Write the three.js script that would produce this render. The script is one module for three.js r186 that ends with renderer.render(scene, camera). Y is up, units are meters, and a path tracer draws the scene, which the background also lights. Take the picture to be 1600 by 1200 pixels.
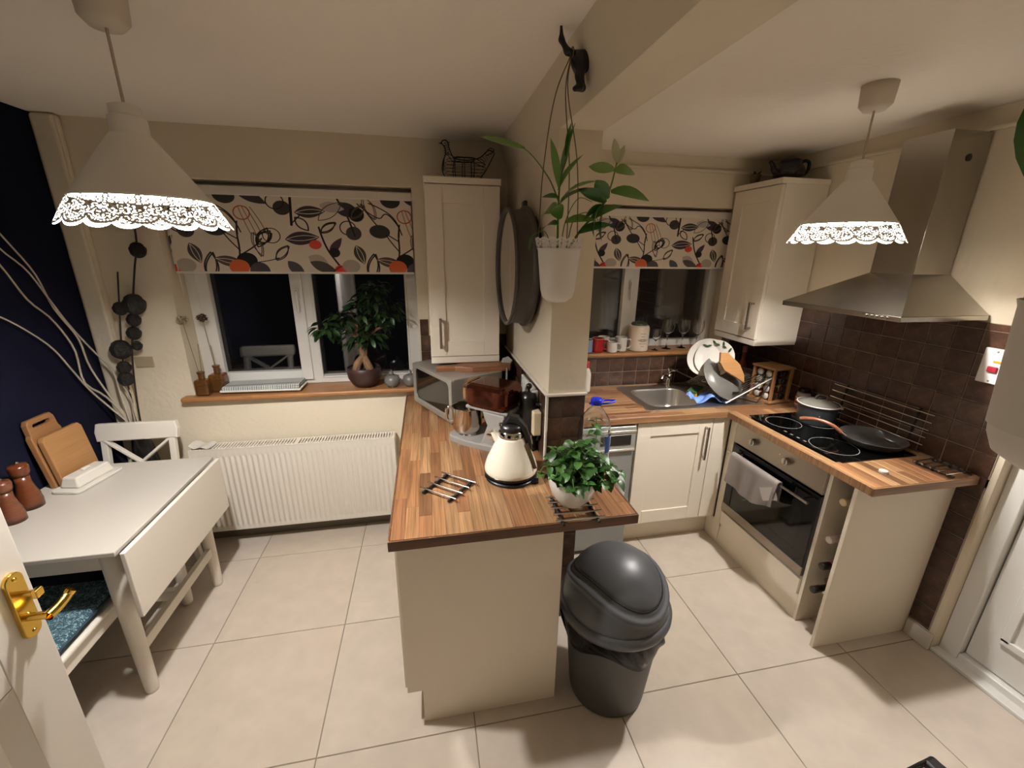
import * as THREE from 'three';
import { RoundedBoxGeometry } from 'three/addons/geometries/RoundedBoxGeometry.js';
import { mergeGeometries, mergeVertices, toCreasedNormals } from 'three/addons/utils/BufferGeometryUtils.js';
import { MarchingCubes } from 'three/addons/objects/MarchingCubes.js';

// ---------- camera, sky, lamps' strength, exposure ----------
const scene = new THREE.Scene();
scene.background = new THREE.Color(0x050505);                 // night outside
const renderer = new THREE.WebGLRenderer({ antialias: true });
renderer.toneMapping = THREE.LinearToneMapping;
renderer.toneMappingExposure = 1.0;
renderer.shadowMap.enabled = true;
const camera = new THREE.PerspectiveCamera(2 * Math.atan(600 / 657.77) * 180 / Math.PI, 4 / 3, 0.02, 60);
camera.position.set(-0.0012, 1.7811, 2.6184);
camera.rotation.set(-0.3037, -0.1991, 0.0140, 'YXZ');
const LAMP_CD = 7.7, LAMP_COLOR = new THREE.Color().setRGB(1, 0.975, 0.955);

// ---------- helpers ----------
let seed = 12345;
const rnd = () => { seed = (seed * 1664525 + 1013904223) >>> 0; return seed / 4294967296; };
const rr = (a, b) => a + (b - a) * rnd();
const V = (x, y, z) => new THREE.Vector3(x, y, z);
const used = {};
function numbered(n) { const k = used[n] = (used[n] ?? -1) + 1; return k ? n + '_' + String(k).padStart(3, '0') : n; }
function thing(name, label, category, pos = [0, 0, 0], turn = 0, group) {
  const o = new THREE.Group(); o.name = numbered(name); o.position.set(...pos); o.rotation.y = turn;
  o.userData = { label, category }; if (group) o.userData.group = group; scene.add(o); return o;
}
function struct(name) { const o = new THREE.Group(); o.name = numbered(name); o.userData.kind = 'structure'; scene.add(o); return o; }
function part(name, geo, mat, parent, label) {
  const g = Array.isArray(geo) ? mrg(geo) : geo;
  const m = new THREE.Mesh(g, mat); m.name = name; m.castShadow = m.receiveShadow = true;
  if (label) m.userData.label = label; parent.add(m); return m;
}
function single(name, geo, mat, label, category, pos = [0, 0, 0], group) {
  const m = part(numbered(name), geo, mat, scene); m.position.set(...pos); m.userData = { label, category }; if (group) m.userData.group = group; return m;
}
function mrg(list) {
  return mergeGeometries(list.map(g => { g = g.index ? g.toNonIndexed() : g; for (const k of Object.keys(g.attributes)) if (!['position', 'normal', 'uv'].includes(k)) g.deleteAttribute(k);
    if (!g.attributes.uv) g.setAttribute('uv', new THREE.BufferAttribute(new Float32Array(g.attributes.position.count * 2), 2)); return g; }));
}
// uv in metres, grain along the given axis
function mUV(g, axis = 0, du = 0, dv = 0) {
  const p = g.attributes.position, n = g.attributes.normal, uv = new Float32Array(p.count * 2);
  for (let i = 0; i < p.count; i++) {
    const c = [p.getX(i), p.getY(i), p.getZ(i)], m = [Math.abs(n.getX(i)), Math.abs(n.getY(i)), Math.abs(n.getZ(i))];
    const oth = [0, 1, 2].filter(k => k !== axis); let b = m[oth[0]] > m[oth[1]] ? oth[1] : oth[0];
    if (m[axis] > 0.8) { uv[i * 2] = c[oth[0]] * .2 + du; uv[i * 2 + 1] = c[oth[1]] + dv; } else { uv[i * 2] = c[axis] + du; uv[i * 2 + 1] = c[b] + dv; }
  }
  g.setAttribute('uv', new THREE.BufferAttribute(uv, 2)); return g;
}
const bx = (w, h, d, x = 0, y = 0, z = 0) => mUV(new THREE.BoxGeometry(w, h, d).translate(x, y, z));
function rb(w, h, d, r, x = 0, y = 0, z = 0, s = 2) { return mUV(new RoundedBoxGeometry(w, h, d, s, Math.min(r, w / 2.01, h / 2.01, d / 2.01)).translate(x, y, z)); }
// box from min / max corners
const bm = (x0, x1, y0, y1, z0, z1) => bx(x1 - x0, y1 - y0, z1 - z0, (x0 + x1) / 2, (y0 + y1) / 2, (z0 + z1) / 2);
const rm = (x0, x1, y0, y1, z0, z1, r = .003) => rb(x1 - x0, y1 - y0, z1 - z0, r, (x0 + x1) / 2, (y0 + y1) / 2, (z0 + z1) / 2);
const cyl = (r0, r1, h, x = 0, y = 0, z = 0, n = 24, open = false) => new THREE.CylinderGeometry(r0, r1, h, n, 1, open).translate(x, y, z);
const lathe = (pts, n = 40) => new THREE.LatheGeometry(pts.map(p => new THREE.Vector2(p[0], p[1])), n);
const sph = (r, x = 0, y = 0, z = 0, n = 16) => new THREE.SphereGeometry(r, n, Math.ceil(n * .7)).translate(x, y, z);
function tube(pts, r, n = 24, k = 8, closed = false) { return new THREE.TubeGeometry(new THREE.CatmullRomCurve3(pts.map(p => V(...p)), closed, 'centripetal'), n, r, k, closed); }
function rod(a, b, r, k = 8) {                              // straight round bar with closed ends
  const A = V(...a), B = V(...b), d = B.clone().sub(A), L = d.length();
  return new THREE.CylinderGeometry(r, r, L, k).applyQuaternion(new THREE.Quaternion().setFromUnitVectors(V(0, 1, 0), d.normalize())).translate(...A.add(B).multiplyScalar(.5).toArray());
}
function bar(a, b, w, t, up = [0, 1, 0], r = .003) {         // straight board from a to b
  const A = V(...a), B = V(...b), d = B.clone().sub(A), L = d.length(), x = d.normalize(), z = x.clone().cross(V(...up)).normalize(), y = z.clone().cross(x);
  return rb(L, w, t, r).applyMatrix4(new THREE.Matrix4().makeBasis(x, y, z).setPosition(A.add(B).multiplyScalar(.5)));
}
function taperTube(pts, r0, r1, n = 20, k = 7) {
  const c = new THREE.CatmullRomCurve3(pts.map(p => V(...p)), false, 'centripetal'), g = new THREE.TubeGeometry(c, n, 1, k), p = g.attributes.position;
  for (let i = 0; i <= n; i++) { const q = c.getPointAt(i / n), r = r0 + (r1 - r0) * i / n; for (let j = 0; j <= k; j++) { const a = i * (k + 1) + j; p.setXYZ(a, q.x + (p.getX(a) - q.x) * r, q.y + (p.getY(a) - q.y) * r, q.z + (p.getZ(a) - q.z) * r); } }
  g.computeVertexNormals(); return g;
}
function extr(pts, depth, bevel = 0, holes = []) {
  const s = new THREE.Shape(pts.map(p => new THREE.Vector2(...p))); for (const h of holes) s.holes.push(new THREE.Path(h.map(p => new THREE.Vector2(...p))));
  return new THREE.ExtrudeGeometry(s, { depth, bevelEnabled: bevel > 0, bevelSize: bevel, bevelThickness: bevel, bevelSegments: 2, bevelOffset: -bevel, curveSegments: 8 });
}
function rrect(w, h, r, cx = 0, cy = 0, n = 5) {
  const o = []; for (const [sx, sy, a0] of [[1, 1, 0], [-1, 1, 1], [-1, -1, 2], [1, -1, 3]]) for (let i = 0; i <= n; i++) { const a = (a0 + i / n) * Math.PI / 2; o.push([cx + sx * (w / 2 - r) + r * Math.cos(a), cy + sy * (h / 2 - r) + r * Math.sin(a)]); } return o;
}
// chamfered slab lying in xz, top at y = h
function slab(w, h, d, b) {
  const P = [], q = (A, B, C, D) => P.push(...A, ...B, ...C, ...A, ...C, ...D), x = w / 2, z = d / 2;
  const r = (X, Z, y) => [[-X, y, Z], [X, y, Z], [X, y, -Z], [-X, y, -Z]], lo = r(x, z, 0), mi = r(x, z, h - b), hi = r(x - b, z - b, h);
  q(...hi); for (let i = 0; i < 4; i++) { const j = (i + 1) % 4; q(lo[i], lo[j], mi[j], mi[i]); q(mi[i], mi[j], hi[j], hi[i]); }
  q(lo[3], lo[2], lo[1], lo[0]);
  const g = new THREE.BufferGeometry(); g.setAttribute('position', new THREE.Float32BufferAttribute(P, 3)); g.computeVertexNormals(); return mUV(g, 0);
}
function leafGeo(L, W, droop = .3, fold = .25, n = 5) {      // along +x from the origin, face up
  const P = [], I = [], U = []; for (let i = 0; i <= n; i++) { const t = i / n, w = W / 2 * Math.pow(Math.sin(Math.PI * Math.min(.995, .06 + t * .94)), .8), x = L * t, y = -droop * L * t * t; P.push(x, y + fold * w, w, x, y, 0, x, y + fold * w, -w); U.push(t, 0, t, .5, t, 1); }
  for (let i = 0; i < n; i++) { const a = i * 3; for (const k of [0, 1]) I.push(a + k, a + k + 3, a + k + 1, a + k + 1, a + k + 3, a + k + 4); }
  const g = new THREE.BufferGeometry(); g.setAttribute('position', new THREE.Float32BufferAttribute(P, 3)); g.setAttribute('uv', new THREE.Float32BufferAttribute(U, 2)); g.setIndex(I); g.computeVertexNormals(); return g;
}
function aim(m, pos, dir, roll = 0) { m.position.set(...pos); const d = V(...dir).normalize(), z = d.clone().cross(V(0, 1, 0)); if (z.length() < .01) z.set(0, 0, 1); z.normalize(); const y = z.clone().cross(d);
  m.quaternion.setFromRotationMatrix(new THREE.Matrix4().makeBasis(d, y, z)); m.rotateX(roll); return m; }

// ---------- textures ----------
const hash = (x, y) => { let h = (x * 374761393 + y * 668265263) | 0; h = Math.imul(h ^ (h >>> 13), 1274126177); return ((h ^ (h >>> 16)) >>> 0) / 4294967296; };
function vn(x, y, px, py) { const xi = Math.floor(x), yi = Math.floor(y), fx = x - xi, fy = y - yi, s = t => t * t * (3 - 2 * t), m = (a, b) => ((a % b) + b) % b, h = (i, j) => hash(m(xi + i, px), m(yi + j, py) + 17);
  const a = h(0, 0) + (h(1, 0) - h(0, 0)) * s(fx), b = h(0, 1) + (h(1, 1) - h(0, 1)) * s(fx); return a + (b - a) * s(fy); }
function dataTex(w, h, fn, srgb = true, repX = 1, repY = 1) {
  const d = new Uint8Array(w * h * 4); for (let j = 0; j < h; j++) for (let i = 0; i < w; i++) { const c = fn(i / w, j / h), k = (j * w + i) * 4; for (let a = 0; a < 3; a++) d[k + a] = Math.max(0, Math.min(255, (Array.isArray(c) ? c[a] : c) * 255)); d[k + 3] = 255; }
  const t = new THREE.DataTexture(d, w, h); t.wrapS = t.wrapT = THREE.RepeatWrapping; t.magFilter = THREE.LinearFilter; t.minFilter = THREE.LinearMipmapLinearFilter; t.generateMipmaps = true; if (srgb) t.colorSpace = THREE.SRGBColorSpace; t.repeat.set(repX, repY); t.needsUpdate = true; return t;
}
const fbm = (u, v, fx, fy, oct = 4) => { let s = 0, a = .5, n = 0; for (let o = 0; o < oct; o++) { s += a * vn(u * fx, v * fy, fx, fy); n += a; a *= .5; fx *= 2; fy *= 2; } return s / n; };
const grainFn = (u, v) => { const w = fbm(u, v, 2, 6, 3); const l = fbm(u, v + w * .06, 3, 48, 3), f = fbm(u, v, 8, 160, 2); const c = .62 + .5 * (l - .5) + .34 * (f - .5) + .25 * (w - .5); return c; };
const woodTex = dataTex(512, 512, (u, v) => { const g = grainFn(u, v); return [.34 + g * .62, .30 + g * .62, .26 + g * .62].map(x => Math.min(1, x * .98)); }, true, 1 / .6, 1 / .25);
const woodSoft = dataTex(512, 512, (u, v) => { const g = .5 + (grainFn(u, v) - .62) * .42; return [.66 + g * .36, .64 + g * .37, .61 + g * .38].map(x => Math.min(1, x)); }, true, 1 / .5, 1 / .35);
const woodBump = dataTex(256, 256, (u, v) => fbm(u, v, 8, 120, 2), false, 1 / .6, 1 / .25);
const plasterBump = dataTex(256, 256, (u, v) => fbm(u, v, 24, 24, 4), false, 1 / .5, 1 / .5);
const speck = dataTex(256, 256, (u, v) => { const f = fbm(u, v, 10, 10, 5); return [.93 + .07 * f, .93 + .07 * f, .93 + .07 * f]; }, true, 1 / .6, 1 / .6);
const tileTone = dataTex(256, 256, (u, v) => { const f = fbm(u, v, 6, 6, 4), g = fbm(u, v, 30, 30, 2); const c = .62 + .5 * (f - .5) + .2 * (g - .5); return [c, c * .97, c * .95]; }, true, 1 / .3, 1 / .3);
const tileBump = dataTex(256, 256, (u, v) => fbm(u, v, 8, 8, 3), false, 1 / .3, 1 / .3);
const clothBump = dataTex(128, 128, (u, v) => .5 + .25 * Math.sin(u * 2 * Math.PI * 32) * Math.sin(v * 2 * Math.PI * 32) + .4 * (fbm(u, v, 16, 16, 3) - .5), false, 1 / .06, 1 / .06);
const brushed = dataTex(64, 512, (u, v) => .4 + .35 * fbm(u, v, 2, 200, 2), false, 1 / .3, 1 / .3);
function canvasTex(w, h, draw, srgb = true) { const c = document.createElement('canvas'); c.width = w; c.height = h; draw(c.getContext('2d'), w, h); const t = new THREE.CanvasTexture(c); if (srgb) t.colorSpace = THREE.SRGBColorSpace; t.anisotropy = 4; return t; }

// ---------- materials ----------
const M = (color, rough = .6, metal = 0, o = {}) => new (o.phys ? THREE.MeshPhysicalMaterial : THREE.MeshStandardMaterial)((() => { const { phys, ...q } = o; return { color, roughness: rough, metalness: metal, side: THREE.DoubleSide, ...q }; })());
const wallPaint = M(0xdfd2ba, .85, 0, { bumpMap: plasterBump, bumpScale: .0012 });
const ceilPaint = M(0xf5ecdf, .9, 0, { bumpMap: plasterBump, bumpScale: .001 });
const navyPaint = M(0x0b0d1f, .9, 0, { phys: 1, specularIntensity: .25, bumpMap: plasterBump, bumpScale: .001 });
const whiteGloss = M(0xdcd5ca, .32), tableWhite = M(0xbfb8ad, .3), whiteSatin = M(0xe2dacd, .45), upvc = M(0xe4e1da, .3);
const cream = M(0xeee3d0, .42, 0, { bumpMap: woodBump, bumpScale: .0003 });
const floorTone = ['#d5c8b8', '#d4c6b4', '#d7cabb'].map(c => M(c, .22, 0, { map: speck }));
const groutFloor = M(0x8d8172, .9), groutWall = M(0xb0a292, .9, 0, { map: speck });
const brownTiles = ['#7a5a4a', '#71513f', '#6a4b3d', '#7d6150'].map(c => M(c, .3, 0, { map: tileTone, bumpMap: tileBump, bumpScale: .0015 }));
const staveTones = ['#cfa276', '#c3936a', '#dab286', '#a87c58', '#cca67c', '#b88862', '#987252', '#d2a87c'].map(c => M(c, .38, 0, { map: woodTex, bumpMap: woodBump, bumpScale: .0002 }));
const edgeWood = M(0x8a6246, .45, 0, { map: woodTex }), edgeLight = M(0xc49a70, .42, 0, { map: woodTex });
const sillWood = M(0xb98352, .4, 0, { map: woodSoft });
const steel = M(0xb9b5ae, .28, 1, { roughnessMap: brushed }), chrome = M(0xd8d5d0, .09, 1), steelDark = M(0x6f6760, .34, 1);
const hoodSteel = M(0xaba69e, .2, 1), satinNickel = M(0xa99f92, .32, 1);
const black = M(0x0b0b0c, .35), blackGloss = M(0x060606, .06), blackMatte = M(0x141414, .7), rubber = M(0x17120f, .7);
const brass = M(0xdcb75a, .18, 1);
const pane = new THREE.MeshPhysicalMaterial({ color: 0xffffff, roughness: .02, metalness: 0, transmission: 1, thickness: 0, ior: 1.52, side: THREE.DoubleSide });
const glassM = new THREE.MeshPhysicalMaterial({ color: 0xffffff, roughness: .02, transmission: 1, thickness: .003, ior: 1.5, side: THREE.DoubleSide });
const ceramicWhite = M(0xd6d0c5, .2), ceramicGrey = M(0x6c6864, .2), creamGloss = M(0xefe6d2, .12);
const oak = M(0xa8794f, .5, 0, { map: woodSoft }), oakLight = M(0xba8a58, .5, 0, { map: woodSoft }), walnut = M(0x8a4f2c, .4, 0, { map: woodTex });
const leafMats = ['#2f5a1e', '#3c6b26', '#27491a', '#4a7a30'].map(c => new THREE.MeshPhysicalMaterial({ color: c, roughness: .45, transmission: .15, thickness: 0, side: THREE.DoubleSide }));

// ---------- the room ----------
const XL = -1.745, XR = 2.27, YC = 2.363, ZB = 3.4, LW = [-1.345, -.06, .965, 2.118], RW = [.86, 2.05, 1.14, 2.07];
const floorS = struct('floor'); part('grout_bed', bm(XL - .2, XR + .3, -.12, -.003, -.1, ZB + .1), groutFloor, floorS);
{ const tx = .5853, tz = .592, geos = {};
  for (let i = -2; i < 7; i++) for (let k = -1; k < 6; k++) {
    const x0 = Math.max(XL, -1.0616 + tx * i), x1 = Math.min(XR + .1, -1.0616 + tx * (i + 1)), z0 = Math.max(0, .2573 + tz * k), z1 = Math.min(ZB, .2573 + tz * (k + 1));
    if (x1 - x0 < .03 || z1 - z0 < .03) continue;
    const key = (x1 - x0).toFixed(3) + (z1 - z0).toFixed(3), g = geos[key] ??= slab(x1 - x0 - .004, .01, z1 - z0 - .004, .0012);
    const m = part('floor_tile', g, floorTone[(i * 5 + k * 3 + 40) % 3], floorS); m.position.set((x0 + x1) / 2, -.01, (z0 + z1) / 2);
  } }
part('ceiling_slab', bm(XL - .2, XR + .3, YC, YC + .12, -.3, ZB + .1), ceilPaint, struct('ceiling'));
{ const w = struct('wall_back'), z0 = -.3, z1 = 0, g = [];
  const X0 = XL - .2, X1 = XR + .3, Y1 = YC;
  g.push(bm(X0, LW[0], 0, Y1, z0, z1), bm(LW[0], LW[1], 0, LW[2] - .03, z0, z1), bm(LW[0], LW[1], LW[3], Y1, z0, z1), bm(LW[1], RW[0], 0, Y1, z0, z1),
    bm(RW[0], RW[1], 0, RW[2] - .03, z0, z1), bm(RW[0], RW[1], RW[3], Y1, z0, z1), bm(RW[1], X1, 0, Y1, z0, z1));
  part('plaster', g, wallPaint, w); }
part('plaster', bm(XL - .2, XL, 0, YC, 0, ZB), navyPaint, struct('wall_left'));
part('plaster', [bm(XR, XR + .3, 0, YC, 0, 1.50), bm(XR, XR + .3, 2.06, YC, 1.50, 2.36), bm(XR, XR + .3, 0, YC, 2.36, ZB)], wallPaint, struct('wall_right'));
part('plaster', bm(-.3, XR + .3, 0, YC, ZB, ZB + .2), wallPaint, struct('wall_front'));
part('plaster', bm(XL - .2, -.3, 0, YC, ZB, ZB + .2), navyPaint, struct('wall_front'));
// boxed-in pipe in the corner beside the navy wall, pipe ledge round the kitchen side, skirtings
part('pipe_box', rm(XL, -1.64, 0, YC, 0, .05, .02), wallPaint, struct('trim_1'));
part('ledge', [bm(.65, XR, 2.272, 2.285, 0, .022), bm(2.248, XR, 2.272, 2.285, .022, 2.3)], wallPaint, struct('trim_2'));
part('skirting_board', rm(-1.64, .0, 0, .075, 0, .016, .004), M(0x6f6454, .5), struct('baseboard_back'));
part('skirting_board', rm(2.254, XR, 0, .085, 1.392, 1.50, .004), whiteSatin, struct('baseboard_right'));
part('skirting_board', rm(XL, XL + .016, 0, .1, .05, 2.6, .004), whiteSatin, struct('baseboard_left'));
// partition stub and the beam it carries
const PX0 = .485, PX1 = .65, PZ = .99;
{ const w = struct('wall_partition'); part('plaster', bm(PX0, PX1, 0, 2.203, 0, PZ), wallPaint, w);
  const beam = extr([[.490, 2.203], [.652, 2.203], [.652, YC], [.432, YC]], ZB - 0.0); part('beam', beam, wallPaint, w); }
{ // wall tiles, 10 cm, each its own piece
  const G = {}, tile = (axis, w, h) => { const k = axis + w.toFixed(3) + h.toFixed(3); if (G[k]) return G[k]; let g = slab(w - .0035, .005, h - .0035, .0012); if (axis === 'z') g = g.rotateX(Math.PI / 2); if (axis === '-x') g = g.rotateX(Math.PI / 2).rotateY(-Math.PI / 2); return G[k] = g; };
  const put = (par, axis, a0, a1, y0, y1, fix) => { const m = part('wall_tile', tile(axis, a1 - a0, y1 - y0), brownTiles[Math.floor(rnd() * 4)], par); if (axis === 'z') m.position.set((a0 + a1) / 2, (y0 + y1) / 2, fix); else m.position.set(fix, (y0 + y1) / 2, (a0 + a1) / 2); };
  const sp = struct('trim_3'); part('grout', [bm(PX1, XR, .86, 1.112, 0, .004), bm(RW[1] + .0, XR, 1.112, 1.53, 0, .004)], groutWall, sp);
  for (let i = 0; i < 17; i++) for (let j = 0; j < 6; j++) { const x0 = Math.max(PX1, .61 + i * .1), x1 = Math.min(XR, .71 + i * .1), y0 = .9 + j * .1, y1 = Math.min(y0 + .1, j === 1 ? 1.1 : 9); if (x1 - x0 < .015) continue; if (j >= 2 && x0 < RW[1]) continue; put(sp, 'z', x0, x1, y0, y1, .003); }
  const sr = struct('trim_4'); part('grout', [bm(XR - .004, XR, .86, 1.53, 0, 1.478), bm(XR - .004, XR, .09, .9, 1.385, 1.478)], groutWall, sr);
  for (let k = 0; k < 15; k++) for (let j = 0; j < 7; j++) { const z0 = k * .1, z1 = k === 14 ? 1.476 : z0 + .1, y0 = .9 + j * .1, y1 = Math.min(y0 + .1, 1.53); put(sr, '-x', z0, z1, y0, y1, XR - .003); }
  for (let j = 0; j < 9; j++) put(sr, '-x', 1.388, 1.476, j === 0 ? .092 : .1 * j, .1 * j + .1, XR - .003);
  const pl = struct('trim_5'); part('grout', [bm(PX0 - .004, PX0, .86, 1.205, 0, PZ + .004), bm(PX0, PX1, 0, 1.205, PZ, PZ + .004)], groutWall, pl);
  for (let k = 0; k < 10; k++) for (let j = 0; j < 3; j++) put(pl, '-x', Math.max(0, PZ - .1 * (k + 1)), PZ - .1 * k, .9 + j * .1, 1.0 + j * .1, PX0 - .003);
  for (const [a, b] of [[PX0, PX0 + .062], [PX0 + .062, PX1]]) for (let j = 0; j < 12; j++) put(pl, 'z', a, b, j * .1, j * .1 + .1, PZ + .003);
  part('tile_trim', [rm(PX0 - .014, PX0, 1.198, 1.21, 0, PZ + .012, .003), rm(PX0 - .014, PX1 + .006, 1.198, 1.21, PZ, PZ + .014, .003), rm(PX0 - .013, PX0 - .001, .9, 1.2, PZ, PZ + .013, .004)], whiteSatin, pl, 'cream edging strip over the tiles');
  const lc = struct('trim_6'); for (let j = 0; j < 3; j++) put(lc, 'z', -.052, .0, 1.085 + j * .1, 1.185 + j * .1, .003); for (let i = 0; i < 5; i++) for (let j = 0; j < 3; j++) put(lc, 'z', i * .1, Math.min(PX0, i * .1 + .1), 1.085 + j * .1 - .1, 1.185 + j * .1 - .1, .003);
}

// ---------- windows, sills, blinds ----------
function handleW(par, x, y, z, flip) { part('handle', [rb(.022, .06, .012, .004, x, y, z + .006), rb(.016, .125, .014, .006, x, y - .045, z + .022), cyl(.008, .008, .02, 0, 0, 0, 12).rotateX(Math.PI / 2).translate(x, y, z + .016)], upvc, par); }
{ const w = struct('window_1'), z0 = -.2, z1 = -.15, [x0, x1, y0, y1] = LW;
  part('window_frame', [rm(x0, x0 + .07, y0, y1, z0, z1), rm(x1 - .065, x1, y0, y1, z0, z1), rm(x0 + .07, x1 - .065, y0, y0 + .045, z0, z1), rm(x0 + .07, x1 - .065, y1 - .06, y1, z0, z1), rm(-.765, -.685, y0 + .045, y1 - .06, z0, z1)], upvc, w);
  part('sash', [rm(-1.285, -1.222, .995, 2.07, -.172, -.13), rm(-.792, -.728, .995, 2.07, -.172, -.13), rm(-1.222, -.792, .995, 1.056, -.172, -.13), rm(-1.222, -.792, 2.01, 2.07, -.172, -.13)], upvc, w);
  part('bead', [rm(-.685, -.672, 1.0, 2.06, -.165, -.145), rm(-.137, -.125, 1.0, 2.06, -.165, -.145), rm(-.672, -.137, .998, 1.01, -.165, -.145)], upvc, w);
  { // double panes, seated a degree out of square in their frames
    const dp = (x0, x1, y0, y1, zf, zb, a) => { for (const z of [zf, zb]) { const m = part('pane', bx(x1 - x0, y1 - y0, .004), pane, w); m.position.set((x0 + x1) / 2, (y0 + y1) / 2, z); m.rotation.y = a; } };
    dp(-1.224, -.79, 1.05, 2.02, -.158, -.182, .0165); dp(-.68, -.13, 1.0, 2.06, -.172, -.19, -.018); } handleW(w, -.757, 1.53, -.13); }
{ const w = struct('window_2'), z0 = -.2, z1 = -.15, [x0, x1, y0, y1] = RW;
  part('window_frame', [rm(x0, x0 + .07, y0, y1, z0, z1), rm(x1 - .065, x1, y0, y1, z0, z1), rm(x0 + .07, x1 - .065, y0, y0 + .045, z0, z1), rm(x0 + .07, x1 - .065, y1 - .06, y1, z0, z1), rm(1.365, 1.445, y0 + .045, y1 - .06, z0, z1)], upvc, w);
  part('sash', [rm(.90, .955, 1.155, 2.04, -.172, -.13), rm(1.325, 1.392, 1.155, 2.04, -.172, -.13), rm(.955, 1.325, 1.155, 1.205, -.172, -.13), rm(.955, 1.325, 1.98, 2.04, -.172, -.13)], upvc, w);
  part('pane', bm(.95, 1.33, 1.19, 2.0, -.166, -.162), pane, w); part('pane', bm(.95, 1.33, 1.19, 2.0, -.19, -.186), pane, w);
  part('pane', bm(1.44, 1.99, 1.18, 2.02, -.176, -.172), pane, w); part('pane', bm(1.44, 1.99, 1.18, 2.02, -.198, -.194), pane, w); handleW(w, 1.375, 1.58, -.13); }
{ const a = single('window_sill', rm(-1.40, -.075, .935, .965, -.16, .055, .012), sillWood, 'orange-brown wooden sill under the left window, holding the bonsai and folded tea towel', 'window sill');
  single('window_sill', rm(PX1 + .001, 2.05, 1.113, 1.14, -.16, .04, .01), sillWood, 'wooden sill over the sink, holding mugs and wine glasses', 'window sill');
  // each blind: printed fabric, top cassette, bottom bar, cord
  const print = (ox) => canvasTex(1024, 384, (c, W, H) => {
    c.fillStyle = '#ddd0bd'; c.fillRect(0, 0, W, H); c.lineCap = 'round'; c.lineJoin = 'round'; c.save(); c.translate(ox, 0);
    const blob = (x, y, rx, ry, a, col) => { c.fillStyle = col; c.beginPath(); c.ellipse(x, y, rx, ry, a, 0, 7); c.fill(); };
    const leaf = (x, y, L, w, a, col, veins) => { c.save(); c.translate(x, y); c.rotate(a); c.beginPath(); c.moveTo(-L, 0); c.quadraticCurveTo(-L * .2, -w * 1.5, L, 0); c.quadraticCurveTo(-L * .2, w * 1.5, -L, 0); c.fillStyle = col; c.fill(); if (veins) { c.strokeStyle = '#ddd0bd'; c.lineWidth = 3; for (const k of [-.45, .4]) { c.beginPath(); c.moveTo(-L * .9, 0); c.quadraticCurveTo(0, k * w * 1.3, L * .9, 0); c.stroke(); } } c.restore(); };
    const line = (pts, w, col = '#1d1512') => { c.strokeStyle = col; c.lineWidth = w; c.beginPath(); c.moveTo(pts[0], pts[1]); for (let i = 2; i < pts.length - 2; i += 2) c.quadraticCurveTo(pts[i], pts[i + 1], (pts[i] + pts[i + 2]) / 2, (pts[i + 1] + pts[i + 3]) / 2); c.lineTo(pts[pts.length - 2], pts[pts.length - 1]); c.stroke(); };
    const loop = (x, y, L, w, a, lw = 4, col = '#221813', n = 1) => { for (let k = 0; k < n; k++) { c.save(); c.translate(x, y); c.rotate(a + k * .14); c.strokeStyle = col; c.lineWidth = lw; c.beginPath(); c.moveTo(-L, 0); c.quadraticCurveTo(-L * .1, -w * (1.6 - k * .35), L, 0); c.quadraticCurveTo(-L * .1, w * (1.5 - k * .4), -L, 0); c.stroke(); c.restore(); } };
    const ring = (x, y, r, lw, col) => { c.strokeStyle = col; c.lineWidth = lw; c.beginPath(); c.arc(x, y, r, 0, 7); c.stroke(); };
    for (const X of [-690, 0, 690]) { c.save(); c.translate(X, 0);
      leaf(310, 10, 70, 34, .5, '#41333c'); blob(430, 60, 36, 34, 0, '#3d3532'); ring(404, 30, 36, 5, '#2a1d17'); line([470, -10, 466, 60, 462, 140], 11); line([466, 130, 500, 95, 530, 60], 5);
      leaf(545, 75, 66, 38, -.08, '#393533', 1);
      blob(205, 10, 44, 36, .2, '#34342f'); line([60, 30, 150, 120, 180, 60, 235, 130, 250, 180], 5); line([75, 30, 140, 150, 235, 215], 5); line([110, 25, 190, 60, 240, 130, 236, 190], 5); loop(60, 70, 44, 26, -.9, 4, '#54463c', 2);
      blob(150, 165, 46, 34, .1, '#343431'); ring(265, 88, 32, 5, '#b5503c'); for (const k of [0, 22, 44, 66]) line([255 + k * .7, 60, 268 + k, 120, 290 + k, 190], 3.5, k < 40 ? '#a8604a' : '#7a5a48');
      line([225, 330, 236, 270, 232, 190, 240, 130], 7); line([236, 270, 195, 215, 178, 180], 5); line([234, 292, 300, 250, 330, 210], 6); ring(372, 195, 36, 4, '#3a2a20');
      for (let k = 0; k < 3; k++) loop(335 + k * 5, 205, 52 - k * 8, 30, -1.1 + k * .25, 5.5, '#17100d'); loop(310, 240, 60, 24, 1.3, 3.5, '#4a3c31', 2);
      blob(258, 318, 42, 38, 0, '#0e0d0e'); leaf(190, 325, 66, 34, .25, '#55423a', 1); blob(222, 352, 42, 38, 0, '#cf6233'); blob(305, 372, 42, 44, 0, '#4c4247'); line([285, 330, 350, 320, 390, 305], 4); loop(408, 280, 46, 26, -.95, 4.5, '#33271f', 2);
      leaf(500, 205, 74, 44, -.1, '#40343c', 1); blob(552, 236, 27, 23, 0, '#d2483c'); loop(505, 135, 40, 26, .9, 6); line([575, 150, 590, 240, 640, 330, 660, 360], 8); loop(615, 150, 42, 24, -.7, 5, '#2a1f19', 2);
      leaf(640, 240, 50, 24, -.95, '#4d3446'); blob(632, 275, 24, 24, 0, '#191416'); ring(700, 150, 34, 5, '#2a1d17'); blob(724, 176, 34, 34, 0, '#3f3834'); leaf(560, 320, 50, 40, .5, '#b3a697'); leaf(580, 352, 66, 34, .45, '#4b423f'); blob(652, 366, 27, 26, 0, '#d8382f'); blob(700, 345, 40, 34, 0, '#aca192');
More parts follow.
